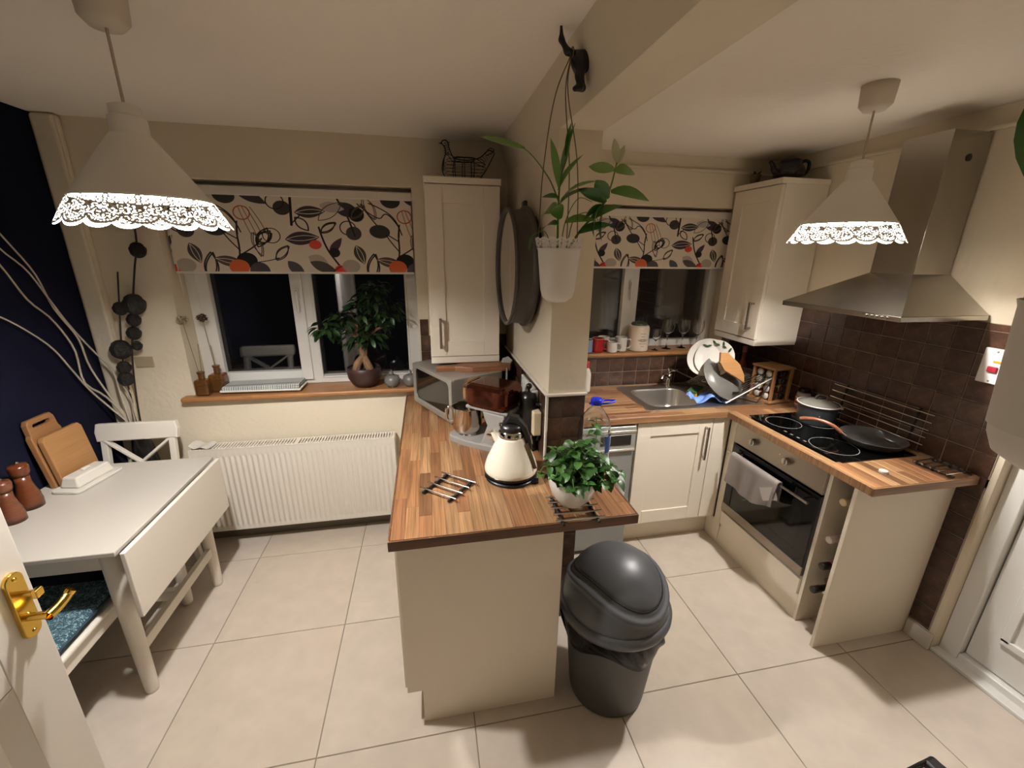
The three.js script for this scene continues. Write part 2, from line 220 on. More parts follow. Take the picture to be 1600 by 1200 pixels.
      leaf(745, 285, 52, 34, 1.25, '#453d36', 1); loop(800, 350, 70, 36, -1.5, 6, '#231914', 2); leaf(460, 362, 54, 34, .9, '#494349'); line([655, 345, 620, 372, 600, 384], 4);
      line([660, 0, 700, 80, 716, 140, 728, 190], 8); blob(700, 60, 46, 34, .3, '#3b2f3e'); blob(742, 82, 34, 36, 0, '#0f0e10'); leaf(640, 50, 54, 34, .15, '#b7aca2'); loop(630, 70, 70, 34, -.7, 3.5, '#4a3b30'); loop(800, 50, 60, 30, 1.1, 3.5, '#5c4a3d', 2);
      c.restore(); }
    c.restore();
  });
  const mk = (x0, x1, yb, yt, z, ox, label, len) => { const o = thing('roller_blind', label, 'roller blind', [(x0 + x1) / 2, yt, z]), w = x1 - x0, h = yt - yb;
    const f = new THREE.BoxGeometry(w, h, .0015).translate(0, -h / 2, 0); f.attributes.uv.needsUpdate = true; part('fabric', f, M(0xffffff, .85, 0, { map: print(ox) }), o, 'printed fabric of leaves, twigs and berries');
    part('cassette', rb(w + .02, .045, .05, .006, 0, .014, -.012), whiteSatin, o); part('bottom_bar', rb(w - .004, .012, .006, .002, 0, -h + .004, -.001), whiteSatin, o); part('cord', rod([-w / 2 + .018 + len * 0, 0, .012], [-w / 2 + .018, -h - len, .012], .0018, 6), whiteSatin, o); };
  mk(-1.33, -.068, 1.648, 2.058, -.05, 36, 'wide printed roller blind over the left window, above the bonsai', .12);
  mk(1.0, 2.03, 1.69, 2.015, -.05, 169, 'narrower printed roller blind over the sink window', .1);
}
// white outside door on the right and its threshold
{ const d = struct('door_1'), X = 2.35; part('door_frame', [rm(X - .03, X + .06, 0, 2.06, 1.50, 1.572, .006), rm(X - .03, X + .06, 0, 2.06, 2.30, 2.36, .006), rm(X - .03, X + .06, 2.0, 2.06, 1.572, 2.30, .006), rm(X - .03, X + .06, .0, .05, 1.572, 2.30, .006)], upvc, d);
  part('door_slab', rm(X, X + .045, .055, 1.995, 1.577, 2.296, .004), upvc, d);
  for (const [y0, y1] of [[.225, .86], [1.0, 1.85]]) { part('moulding', [bar([X - .003, y0, 1.66], [X - .003, y0, 2.195], .03, .02), bar([X - .003, y1, 1.66], [X - .003, y1, 2.195], .03, .02), bar([X - .003, y0, 1.675], [X - .003, y1, 1.675], .03, .02, [0, 0, 1]), bar([X - .003, y0, 2.18], [X - .003, y1, 2.18], .03, .02, [0, 0, 1])], upvc, d); part('raised_panel', rm(X - .014, X, y0 + .05, y1 - .05, 1.725, 2.13, .008), upvc, d); }
  part('door_handle', [rb(.012, .2, .03, .004, X - .008, 1.03, 1.625), rod([X - .02, 1.05, 1.625], [X - .05, 1.05, 1.625], .008), rod([X - .05, 1.05, 1.625], [X - .05, 1.05, 1.74], .009)], chrome, d);
  part('threshold', rm(2.272, 2.345, 0, .018, 1.50, 2.36, .004), upvc, struct('trim_7')); }
// open panelled door on the left with brass furniture
{ const o = struct('door_2'), x0 = -.965, X = -.925, z0 = 1.632, z1 = 2.40; o.position.set(X, 0, z0); o.rotation.y = -.0;
  const W = z1 - z0, g = []; const add = (a, b, c, d) => g.push(rm(x0 - X, 0, c, d, a, b, .003));
  add(0, .115, .01, 2.0); add(W - .115, W, .01, 2.0); add(.115, W - .115, .01, .24); add(.115, W - .115, .86, 1.02 - .02); add(.115, W - .115, 1.88, 2.0);
  part('door_leaf', g, whiteGloss, o);
  for (const [y0, y1] of [[.24, .86], [1.0, 1.88]]) { part('panel', bm(x0 - X + .012, -.0165, y0, y1, .115, W - .115), whiteGloss, o);
    { const P = [], q = (A, B, C, D) => P.push(...A, ...B, ...C, ...A, ...C, ...D), b = .045, o4 = [[0, y0, .115], [0, y0, W - .115], [0, y1, W - .115], [0, y1, .115]], i4 = [[-.017, y0 + b, .115 + b], [-.017, y0 + b, W - .115 - b], [-.017, y1 - b, W - .115 - b], [-.017, y1 - b, .115 + b]]; for (let i = 0; i < 4; i++) { const j = (i + 1) % 4; q(o4[i], i4[i], i4[j], o4[j]); } const g = new THREE.BufferGeometry(); g.setAttribute('position', new THREE.Float32BufferAttribute(P, 3)); g.computeVertexNormals(); part('panel_bevel', g, whiteGloss, o); } }
  const h = new THREE.Group(); h.name = 'door_handle'; o.add(h); h.position.set(.001, 1.012, .04);
  part('backplate', [extr(rrect(.042, .17, .02), .006, .002).rotateY(Math.PI / 2)], brass, h);
part('lever', [rod([0, -.03, .004], [.05, -.03, .004], .009, 12), tube([[.05, -.03, .010], [.051, -.029, -.01], [.05, -.027, -.034], [.05, -.022, -.05], [.055, -.015, -.056]], .0115, 24, 10)], brass, h); part('thumb_turn', [rod([0, .03, 0], [.038, .03, 0], .007, 12), rb(.012, .02, .02, .003, .04, .03, 0)], brass, h);
  part('screw', [sph(.005, .007, .07, 0), sph(.005, .007, -.07, 0), sph(.006, .007, -.025, 0)], brass, h); }

// ---------- pendant lamps ----------
const laceAlpha = canvasTex(1024, 256, (c, W, H) => {
  c.fillStyle = '#000'; c.fillRect(0, 0, W, H); c.strokeStyle = '#fff'; c.fillStyle = '#fff'; const n = 8, w = W / n;
  c.fillRect(0, 0, W, 10); c.lineJoin = 'round';
  const flower = (x, y, r) => { c.lineWidth = 8; for (let k = 0; k < 6; k++) { const a = k * Math.PI / 3 + Math.PI / 6, ex = x + r * .62 * Math.cos(a), ey = y + r * .62 * Math.sin(a); c.beginPath(); c.ellipse(ex, ey, r * .40, r * .27, a, 0, 7); c.stroke(); } c.beginPath(); c.arc(x, y, r * .22, 0, 7); c.stroke(); };
  for (let i = -1; i <= n; i++) { const x = i * w + w / 2;
    flower(x, 56, 44); flower(x + w / 2, 108, 44); flower(x, 160, 34);
    c.lineWidth = 7; for (const r of [44, 62]) { c.beginPath(); c.ellipse(x, 168, r, r * .95, 0, -.1, Math.PI + .1); c.stroke(); } for (let k = 0; k <= 14; k++) { const a = Math.PI * k / 14; c.lineWidth = 6; c.beginPath(); c.moveTo(x + 44 * Math.cos(a), 168 + 42 * Math.sin(a)); c.lineTo(x + 62 * Math.cos(a), 168 + 59 * Math.sin(a)); c.stroke(); c.beginPath(); c.arc(x + 61 * Math.cos(a), 168 + 68 * Math.sin(a), 8, 0, 7); c.fill(); } }
}, false); laceAlpha.wrapS = THREE.RepeatWrapping; laceAlpha.repeat.set(2, 1);
const lampWhite = M(0xe8e2d8, .4), laceMat = M(0xe8e2d8, .45, 0, { alphaMap: laceAlpha, alphaTest: .5 });
function lamp(x, z, label, tilt, sunk) {                // sunk: how far the bulb sits above the usual height
  const o = thing('pendant_lamp', label, 'pendant lamp', [x, 1.828, z], tilt, 'pair of pendant lamps');
  part('ceiling_rose', lathe([[0, .452], [.034, .452], [.05, .47], [.054, YC - 1.828], [0, YC - 1.828]], 32), M(0xd8cdbc, .5), o);
  part('cord', rod([0, .285, 0], [0, .455, 0], .0035), M(0xb9a793, .6), o);
  part('shade', lathe([[.146, .074], [.15, .074], [.1, .146], [.045, .222], [.041, .226], [.040, .262], [.034, .268], [0, .268]], 48), lampWhite, o);
  part('lampholder_cap', lathe([[.034, .267], [.034, .288], [.012, .296], [0, .296]], 32), lampWhite, o);
  const lace = new THREE.CylinderGeometry(.15, .191, .074, 96, 1, true).translate(0, .037, 0); part('lace_rim', lace, laceMat, o, 'pierced lace-pattern metal rim');
  part('rim_bead', lathe([[.149, .071], [.152, .074], [.149, .078]], 48), lampWhite, o);
  const bulb = part('bulb', lathe([[0, .112], [.018, .116], [.03, .135], [.026, .162], [.014, .187], [.013, .21], [0, .21]], 20).translate(0, sunk, 0), new THREE.MeshStandardMaterial({ color: 0xffffff, roughness: .5, emissive: LAMP_COLOR, emissiveIntensity: 22 }), o);
  bulb.castShadow = false;
  const L = new THREE.PointLight(LAMP_COLOR, LAMP_CD, 0, 2); L.position.set(0, .142 + sunk, 0); L.castShadow = true; L.shadow.radius = 1.5; L.shadow.mapSize.set(1024, 1024); o.add(L); return o;
}
lamp(-.725, 1.235, 'white lace-rimmed pendant lamp on the left, by the navy wall and table', .2, 0);
lamp(1.60, 1.17, 'white lace-rimmed pendant lamp on the right, in front of the extractor hood', .5, .03);

// ---------- dining corner ----------
{ const T = thing('drop_leaf_table', 'white drop-leaf table with its near leaf folded down, standing against the navy wall', 'table', [-1.42, 0, .76]);
  const x0 = -.315, x1 = .285, z0 = -.39, z1 = .36, H = .742;
  part('table_top', rm(x0, x1, H - .02, H, z0, z1, .004), tableWhite, T);
  part('drop_leaf', rm(x1 + .010, x1 + .028, H - .300, H - .010, z0 + .003, z1 - .003, .004), whiteSatin, T);
  part('hinge', [rm(x1 - .012, x1 + .012, H - .026, H - .02, -.3, -.24, .002), rm(x1 - .012, x1 + .012, H - .026, H - .02, .2, .26, .002)], satinNickel, T);
  part('apron', [rm(x0 + .03, x1 - .06, H - .11, H - .02, z1 - .075, z1 - .055), rm(x0 + .03, x1 - .06, H - .11, H - .02, z0 + .055, z0 + .075), rm(x1 - .085, x1 - .065, H - .11, H - .02, z0 + .06, z1 - .06), rm(x0 + .03, x0 + .05, H - .11, H - .02, z0 + .06, z1 - .06)], whiteSatin, T);
  const leg = (x, z, y1 = H - .02) => part('leg', lathe([[0, 0], [.021, 0], [.024, .015], [.027, .2], [.03, .45], [.03, y1 - .06], [.03, y1], [0, y1]], 24).translate(x, 0, z), whiteSatin, T);
  for (const x of [x0 + .06, x1 - .075]) for (const z of [z0 + .075, z1 - .075]) leg(x, z);
  leg(x1 - .17, z1 - .2, H - .12); leg(x1 - .17, z0 + .19, H - .12);
  part('stretcher', [rm(x1 - .085, x1 - .06, .2, .25, z0 + .09, z1 - .09)], whiteSatin, T); part('stretcher', rm(x0 + .06, x1 - .085, .2, .25, -.03, 0), whiteSatin, T);
  part('gate_rail', rm(x1 - .185, x1 - .155, .1, .15, z0 + .2, z1 - .21), whiteSatin, T); part('gate_rail', rm(x1 - .185, x1 - .155, H - .16, H - .12, z0 + .2, z1 - .21), whiteSatin, T); }
function chair(label, x, z, turn) {                      // seat faces +z when turn = 0; back at the rear (-z)
  const c = thing('dining_chair', label, 'chair', [x, 0, z], turn, 'white cross-back dining chairs');
  part('seat', [rm(-.215, .215, .425, .45, -.2, .22, .012)], whiteSatin, c);
  part('apron', [rm(-.2, .2, .365, .425, .185, .205), rm(-.2, -.18, .365, .425, -.18, .19), rm(.18, .2, .365, .425, -.18, .19), rm(-.19, .19, .365, .425, -.19, -.17)], whiteSatin, c);
  for (const s of [-1, 1]) { part('leg', bar([s * .19, 0, .19], [s * .19, .425, .19], .038, .038), whiteSatin, c); part('leg', [bar([s * .19, 0, -.235], [s * .19, .45, -.19], .038, .03, [1, 0, 0]), bar([s * .19, .44, -.19], [s * .19, .84, -.262], .036, .028, [1, 0, 0])], whiteSatin, c); }
  const top = extr([[-.225, 0], [.225, 0], [.232, .05], [.222, .094], [-.222, .094], [-.232, .05]], .024, .006); part('top_rail', top.translate(0, .795, -.012).applyMatrix4(new THREE.Matrix4().makeRotationX(-.17)).translate(0, .012, -.12), whiteSatin, c);
  part('cross_bar', bar([-.185, .545, -.212], [.185, .80, -.257], .03, .014, [0, .2, 1]), whiteSatin, c); part('cross_bar', bar([.185, .545, -.206], [-.185, .80, -.251], .03, .014, [0, .2, 1]), whiteSatin, c);
  part('lower_rail', bar([-.185, .53, -.208], [.185, .53, -.208], .04, .018), whiteSatin, c);
  return c;
}
chair('white cross-back dining chair between table and radiator, its back rail showing', -1.552, .455, 0).scale.x = .83;
chair('white cross-back dining chair tucked under the near end of the table, cushion on its seat', -1.475, 1.14, Math.PI);
{ const weave = dataTex(256, 256, (u, v) => { const f = fbm(u, v, 26, 26, 3), w = Math.abs(f - .5) < .035 || Math.abs(fbm(u + .37, v + .21, 20, 20, 2) - .5) < .03; return w ? [.52, .62, .64] : [.15, .26, .31]; }, true, 1 / .22, 1 / .22);
  const g = new RoundedBoxGeometry(.40, .045, .40, 4, .02), p = g.attributes.position; for (let i = 0; i < p.count; i++) { const r = Math.max(Math.abs(p.getX(i)), Math.abs(p.getZ(i))) / .2; if (p.getY(i) > 0) p.setY(i, p.getY(i) * (1.15 - .35 * r * r)); } g.computeVertexNormals();
  const c = thing('seat_cushion', 'flat teal-blue patterned seat cushion on the near dining chair', 'cushion', [-1.475, .473, 1.125]); part('pad', mUV(g), M(0xffffff, .9, 0, { map: weave, bumpMap: clothBump, bumpScale: .002 }), c); part('piping', tube(rrect(.398, .398, .03).map(q => [q[0], 0, q[1]]), .006, 80, 6, true), M(0x1d2f3a, .9), c); }
// cutting boards leaning on the wall, butter dish, mills
{ const lean = (o) => { o.rotation.set(0, Math.PI / 2, 0); };
  const a = thing('cutting_board', 'tan wooden cutting board with a slotted handle, behind the other board', 'cutting board', [-1.688, .742, .515], Math.PI / 2);
  part('board', extr([[-.08, 0], [.08, 0], [.08, .24], [.072, .255], [.07, .30], [.058, .318], [-.058, .318], [-.07, .30], [-.072, .255], [-.08, .24]], .016, .004, [rrect(.09, .016, .0078, 0, .287)]).rotateX(-.13), oak, a);
  const b = thing('cutting_board', 'plain rectangular wooden board leaning in front of the slotted one', 'cutting board', [-1.65, .742, .49], Math.PI / 2 - .05);
  part('board', extr([[-.102, 0], [.102, 0], [.102, .222], [.088, .24], [-.088, .24], [-.102, .222]], .016, .004).rotateX(-.13), oakLight, b);
  const d = thing('butter_dish', 'white rectangular lidded butter dish in front of the wooden boards', 'butter dish', [-1.575, .742, .545], Math.PI / 2 - .18);
  part('plate', [extr(rrect(.235, .125, .02), .006, .003).rotateX(-Math.PI / 2).translate(0, 0.004, 0)], ceramicWhite, d);
  const t = new RoundedBoxGeometry(.18, .052, .085, 3, .012), tp = t.attributes.position; for (let i = 0; i < tp.count; i++) if (tp.getY(i) > 0) { tp.setX(i, tp.getX(i) * .92); tp.setZ(i, tp.getZ(i) * .82); } t.computeVertexNormals(); const lid = part('lid', t.translate(0, .036, 0), ceramicWhite, d); part('knob', [rb(.035, .012, .018, .005, 0, .068, 0)], ceramicWhite, lid);
  const mill = (n, label, x, z, mat, s) => { const o = thing('pepper_mill', label, 'pepper mill', [x, .742, z], 0, 'wooden table mills'); part('body', lathe([[0, 0], [.037, 0], [.038, .03], [.035, .05], [.0355, .054], [.029, .075], [.0225, .11], [.0225, .135], [0, .135]].map(q => [q[0] * s, q[1] * s]), 28), mat, o); part('head', lathe([[0, .136], [.023, .136], [.028, .15], [.0295, .172], [.026, .184], [0, .188]].map(q => [q[0] * s, q[1] * s]), 28), mat, o); part('top_nut', sph(.007, 0, .192 * s, 0, 10), chrome, o); };
  mill(0, 'reddish wooden pepper mill nearest the boards, second from the picture edge', -1.655, .74, M(0x7c4526, .28, 0, { map: woodTex }), 1.05); mill(1, 'wooden salt mill at the left picture edge, partly cut off by the frame', -1.635, .845, M(0x86523a, .28, 0, { map: woodTex }), .95); }
// floor vase with white twigs and pod stems in the corner
{ const vx = -1.60, vz = .115, o = thing('floor_vase', 'tall dark floor vase in the corner holding white twigs and black pod stems', 'vase', [vx, 0, vz]);
  part('body', lathe([[0, 0], [.055, 0], [.06, .01], [.075, .25], [.07, .5], [.05, .7], [.036, .8], [.04, .85], [.036, .85], [.032, .8], [0, .1]], 32), M(0x121114, .3), o);
  const W = M(0xaea392, .65), tw = (pts, label) => single('white_twig', taperTube(pts, .0065, .0028, 40, 7), W, label, 'twig', [.008, 0, -.035], 'white twisted willow twigs');
  const p = (x, y, z) => [x, y, z];
  tw([p(-1.61, .5, .165), p(-1.63, .87, .16), p(-1.675, 1.0, .17), p(-1.715, 1.2, .2), p(-1.70, 1.35, .24), p(-1.725, 1.5, .29), p(-1.72, 1.66, .34), p(-1.715, 1.78, .42), p(-1.72, 1.9, .50), p(-1.725, 2.02, .60)], 'white twig with the widest sweep, its tip highest on the navy wall');
  tw([p(-1.615, .5, .16), p(-1.64, .88, .165), p(-1.69, 1.03, .19), p(-1.72, 1.12, .25), p(-1.715, 1.3, .26), p(-1.72, 1.46, .33), p(-1.715, 1.55, .42), p(-1.72, 1.72, .5), p(-1.725, 1.84, .6), p(-1.728, 1.94, .72)], 'white twig ending just under the highest one, reaching nearest the camera');
  tw([p(-1.605, .5, .17), p(-1.625, .9, .17), p(-1.64, 1.05, .16), p(-1.66, 1.16, .14), p(-1.70, 1.27, .17), p(-1.715, 1.42, .25), p(-1.72, 1.55, .31), p(-1.718, 1.68, .38), p(-1.72, 1.76, .46), p(-1.725, 1.9, .56)], 'middle white twig that kinks twice before the navy wall');
  tw([p(-1.60, .5, .17), p(-1.63, .86, .175), p(-1.68, .96, .19), p(-1.715, 1.08, .24), p(-1.72, 1.2, .3), p(-1.725, 1.32, .36), p(-1.72, 1.42, .46), p(-1.722, 1.5, .56), p(-1.725, 1.57, .70)], 'lowest of the long white twigs, bowing out along the navy wall');
  tw([p(-1.6, .5, .165), p(-1.61, .88, .155), p(-1.605, .98, .15), p(-1.615, 1.03, .145), p(-1.635, 1.08, .14), p(-1.66, 1.13, .13)], 'short curled white twig upright in the corner behind the pods');
  tw([p(-1.6, .5, .165), p(-1.595, .88, .16), p(-1.60, .95, .155), p(-1.59, 1.0, .15), p(-1.605, 1.04, .14), p(-1.62, 1.09, .13)], 'short hooked white twig in the corner, beside the pod stems');
  const D = M(0x14110d, .75, 0, { bumpMap: plasterBump, bumpScale: .004 }), st = M(0x20170f, .8);
  const pod = (cx, cy, cz, r, par) => { const g = new THREE.IcosahedronGeometry(r, 3), q = g.attributes.position; for (let i = 0; i < q.count; i++) { const a = Math.atan2(q.getZ(i), q.getX(i)), f = 1 + .07 * Math.sin(9 * a) + .04 * Math.sin(q.getY(i) / r * 9); q.setXYZ(i, q.getX(i) * f * .95, q.getY(i) * 1.1, q.getZ(i) * f * .95); } g.computeVertexNormals(); part('seed_pod', g.translate(cx, cy, cz), D, par); };
  const s1 = thing('pod_stem', 'taller stem threaded with round dried black pods, in the corner', 'dried stem', [0, 0, -.035], 0, 'dried black pod stems'); part('stem', tube([[-1.60, .5, .15], [-1.585, .95, .13], [-1.56, 1.2, .12], [-1.535, 1.34, .11], [-1.50, 1.5, .105], [-1.455, 1.68, .1], [-1.42, 1.8, .1], [-1.41, 1.95, .1]], .005, 40, 6), st, s1);
  for (const [x, y, r] of [[-1.42, 1.765, .036], [-1.495, 1.495, .05], [-1.515, 1.415, .032], [-1.53, 1.345, .033], [-1.53, 1.278, .024]]) pod(x, y, .106, r, s1);
  const s2 = thing('pod_stem', 'shorter stem of dried black pods with a bare tip, in the corner', 'dried stem', [0, 0, -.05], 0, 'dried black pod stems'); part('stem', tube([[-1.61, .5, .17], [-1.60, 1.0, .155], [-1.595, 1.2, .15], [-1.565, 1.4, .145], [-1.52, 1.66, .14]], .004, 30, 6), st, s2);
  for (const [x, y, r] of [[-1.545, 1.478, .032], [-1.59, 1.265, .047], [-1.598, 1.168, .032], [-1.603, 1.105, .036]]) pod(x, y, .15, r, s2); }
single('blank_plate', rm(-.045, .045, -.03, .03, 0, .008, .003), M(0xa8997c, .6), 'small beige blank plate on the wall behind the black pod stems', 'wall plate', [-1.555, 1.172, 0]);

// ---------- radiator ----------
{ const x0 = -1.385, x1 = -.245, y0 = .115, y1 = .665, o = thing('radiator', 'white ribbed panel radiator under the left window', 'radiator', [(x0 + x1) / 2, y0, 0]), W = x1 - x0, H = y1 - y0, n = 38;
  // pressed front with vertical flutes
  const P = [], I = [], nx = n * 8, yy = [0, .025, .04, H - .06, H - .045, H]; for (let j = 0; j < yy.length; j++) for (let i = 0; i <= nx; i++) { const u = i / nx, ph = u * n % 1, f = (j === 0 || j === 1 || j === 4 || j === 5 || u < .008 || u > .992) ? 0 : -.007 * Math.pow(Math.sin(Math.PI * ph), 2) * (ph > .2 && ph < .8 ? 1 : .6); P.push(-W / 2 + u * W, yy[j], .115 + f); }
  for (let j = 0; j < yy.length - 1; j++) for (let i = 0; i < nx; i++) { const a = j * (nx + 1) + i, b = a + nx + 1; I.push(a, a + 1, b, b, a + 1, b + 1); }
  const g = new THREE.BufferGeometry(); g.setAttribute('position', new THREE.Float32BufferAttribute(P, 3)); g.setIndex(I); g.computeVertexNormals(); part('front_panel', g, whiteSatin, o);
  part('back_panel', rm(-W / 2, W / 2, .01, H - .02, .03, .04), whiteSatin, o); part('side_panel', rm(-W / 2 - .004, -W / 2, 0, H, .02, .117, .0015), whiteSatin, o); part('side_panel', rm(W / 2, W / 2 + .004, 0, H, .02, .117, .0015), whiteSatin, o);
  const gr = []; gr.push(bm(-W / 2, W / 2, H - .002, H + .002, .106, .117), bm(-W / 2, W / 2, H - .002, H + .002, .02, .03), bm(-.006, .006, H - .002, H + .002, .03, .106), bm(-W / 2, -W / 2 + .012, H - .002, H + .002, .03, .106), bm(W / 2 - .012, W / 2, H - .002, H + .002, .03, .106));
  part('top_grille', gr, whiteSatin, o); for (let i = 0; i < 68; i++) { const x = -W / 2 + .02 + (W - .04) * i / 67; if (Math.abs(x) > .008) part('grille_slat', bm(x - .0045, x + .0045, H - .002, H + .0015, .03, .106), whiteSatin, o); }
  part('valve', [cyl(.016, .016, .05, W / 2 - .02, -.01, .07, 16), rod([W / 2 - .02, -.04, .07], [W / 2 - .02, -.11, .07], .0075)], whiteSatin, o); part('bracket', [bm(-.4, -.37, .05, H - .05, 0, .03), bm(.37, .4, .05, H - .05, 0, .03)], whiteSatin, o);
  const pp = thing('paper_leaflet', 'crumpled grey-white leaflet lying on the left end of the radiator', 'leaflet', [-1.325, .668, .07]); const q = new THREE.PlaneGeometry(.11, .09, 10, 4).rotateX(-Math.PI / 2), qp = q.attributes.position; for (let i = 0; i < qp.count; i++) qp.setY(i, .004 + .016 * Math.pow(Math.max(0, -qp.getX(i) / .055), 2) + .006 * Math.sin(qp.getX(i) * 90 + qp.getZ(i) * 30) + .006); q.computeVertexNormals(); part('sheet', q, M(0xc9c4ba, .7), pp); }

// ---------- things on the left sill ----------
{ const amber = new THREE.MeshPhysicalMaterial({ color: 0xb98a4a, roughness: .08, transmission: .85, thickness: 0, ior: 1.5, side: THREE.DoubleSide });
  const diff = (x, z, s, label, fl, col) => { const o = thing('reed_diffuser', label, 'reed diffuser', [x, .965, z], 0, 'amber reed diffusers'); part('bottle', [rb(.072 * s, .095 * s, .066 * s, .014, 0, .0485 * s, 0), cyl(.016, .016, .04 * s, 0, .115 * s, 0, 20), cyl(.02, .02, .01, 0, .135 * s, 0, 20)], amber, o); part('oil', rb(.058 * s, .05 * s, .052 * s, .008, 0, .033 * s, 0), M(0x5a3a16, .2), o);
    const reed = M(0x8a7350, .8); for (const [a, b, h] of fl) { part('reed', rod([0, .04, 0], [a, h, b], .0016, 5), reed, o); const g = new THREE.IcosahedronGeometry(.026, 2), p = g.attributes.position; for (let i = 0; i < p.count; i++) { const f = rr(.5, 1.3); p.setXYZ(i, p.getX(i) * f, p.getY(i) * f * .8, p.getZ(i) * f); } g.computeVertexNormals(); if (h > .3) part('dried_flower', g.translate(a, h, b), col, o); } };
  diff(-1.29, .005, 1, 'nearer amber glass diffuser bottle at the left end of the sill, pale dried flower', [[-.035, 0, .435], [.012, -.01, .3]], M(0xa89878, .9));
  diff(-1.235, -.06, 1.15, 'amber glass diffuser bottle by the window frame, with the darker dried flower', [[-.015, .01, .44], [.0, .01, .28]], M(0x5e4634, .9)); }
{ const o = thing('tea_towel', 'folded blue and white checked tea towel on the left sill', 'tea towel', [-.985, .965, -.05], -.02);
  const check = dataTex(256, 64, (u, v) => { const a = (u * 34 % 1) < .45, b = v > .93; return a && b ? [.07, .10, .18] : a ? [.50, .55, .56] : b ? [.4, .46, .5] : [.80, .79, .75]; });
  const fold = (y, w, d, k) => { const g = new RoundedBoxGeometry(w, .012, d, 3, .0055), p = g.attributes.position; for (let i = 0; i < p.count; i++) p.setY(i, p.getY(i) + y + .003 * Math.sin(p.getX(i) * 22 + k) + .010 * Math.pow(Math.abs(p.getX(i)) / (w / 2), 4)); g.computeVertexNormals(); const uv = new Float32Array(p.count * 2); for (let i = 0; i < p.count; i++) { uv[i * 2] = p.getX(i) / .42 + .5; uv[i * 2 + 1] = (p.getZ(i) + p.getY(i)) / .17 + .5; } g.setAttribute('uv', new THREE.BufferAttribute(uv, 2)); return g; };
  part('hem', fold(.008, .44, .155, 1), M(0xddd8cc, .9), o); part('fold', fold(.020, .425, .145, 2), M(0xffffff, .9, 0, { map: check, bumpMap: clothBump, bumpScale: .001 }), o); part('fold', fold(.031, .42, .14, 3), M(0xffffff, .9, 0, { map: check }), o); }
{ const bx0 = -.405, bz = -.04, o = thing('bonsai_tree', 'ficus bonsai with a swollen trunk in a dark brown bowl on the left sill', 'bonsai', [bx0, .965, bz]);
  part('pot', lathe([[0, 0], [.05, 0], [.075, .02], [.098, .06], [.104, .1], [.1, .125], [.093, .125], [.095, .1], [.08, .05], [0, .04]], 40), M(0x35201c, .45), o); part('soil', cyl(.094, .09, .02, 0, .105, 0), M(0x15100c, .95), o);
  const bark = M(0x8d6c50, .8, 0, { bumpMap: plasterBump, bumpScale: .005 });
  part('trunk', [taperTube([[-.045, .1, .03], [-.03, .15, .03], [0, .19, .0], [.01, .25, 0]], .026, .02), taperTube([[.045, .1, .03], [.03, .14, .035], [.005, .19, .0], [.0, .24, 0]], .026, .018), taperTube([[0, .1, -.02], [.0, .2, 0], [-.02, .3, 0], [-.08, .36, 0], [-.17, .38, .01]], .022, .006), taperTube([[0, .22, 0], [.02, .33, 0], [.06, .45, 0], [.05, .58, -.0]], .02, .005), taperTube([[.02, .3, 0], [.1, .36, .01], [.18, .38, .01]], .012, .004), taperTube([[-.02, .3, 0], [-.02, .4, .02], [-.05, .47, .02]], .012, .004)], bark, o);
  const lg = [leafGeo(.062, .028, .35, .2), leafGeo(.05, .024, .5, .25)], LM = ['#1c3617', '#223f1a', '#17290f', '#2a4a20'].map(c => new THREE.MeshPhysicalMaterial({ color: c, roughness: .4, transmission: .1, thickness: 0, side: THREE.DoubleSide }));
  const cl = [[-.2, .36, .02, .075, 46], [-.1, .4, .02, .08, 40], [.02, .46, .01, .085, 46], [.1, .4, .02, .08, 40], [.09, .55, -.0, .08, 36], [.17, .46, .0, .07, 26], [-.03, .31, .03, .075, 28], [.06, .3, .02, .07, 26]];
  for (const [cx, cy, cz, r, n] of cl) for (let i = 0; i < n; i++) { const a = rr(0, 6.283), b = rr(-.6, 1.2), d = r * Math.sqrt(rr(.1, 1)); const dx = Math.cos(a) * Math.cos(b), dy = Math.sin(b), dz = Math.sin(a) * Math.cos(b) * .5; const z = cz + dz * d; const m = part('leaf', lg[i % 2], LM[i % 4], o); aim(m, [cx + dx * d, cy + dy * d, Math.max(-.05, z)], [dx, dy * .4 - .25, Math.abs(dz) + (z < -.02 ? .5 : .1)], rr(-.6, .6)); } }
{ const mk = (x, label, s) => { const o = thing('ceramic_fruit', label, 'ornament', [x, .965, .0], 0, 'grey ceramic ornaments'); part('body', lathe([[0, 0], [.03, 0], [.046, .018], [.05, .04], [.043, .066], [.02, .078], [0, .072]].map(q => [q[0] * s, q[1] * s]), 32), ceramicGrey, o); part('stalk', tube([[0, .07 * s, 0], [.004, .09 * s, 0], [-.004, .108 * s, .003]], .006, 10, 8), ceramicGrey, o); part('leaf', leafGeo(.05, .026, -.2, .1).rotateZ(.9).translate(.002, .08 * s, 0), M(0x9a968e, .2), o); part('loop', new THREE.TorusGeometry(.012, .0035, 8, 20).translate(.044 * s, .042 * s, .012), ceramicGrey, o); };
  mk(-.238, 'grey ceramic apple ornament beside the bonsai pot', 1); mk(-.127, 'grey ceramic apple ornament at the sill end, nearest the microwave', .98); }

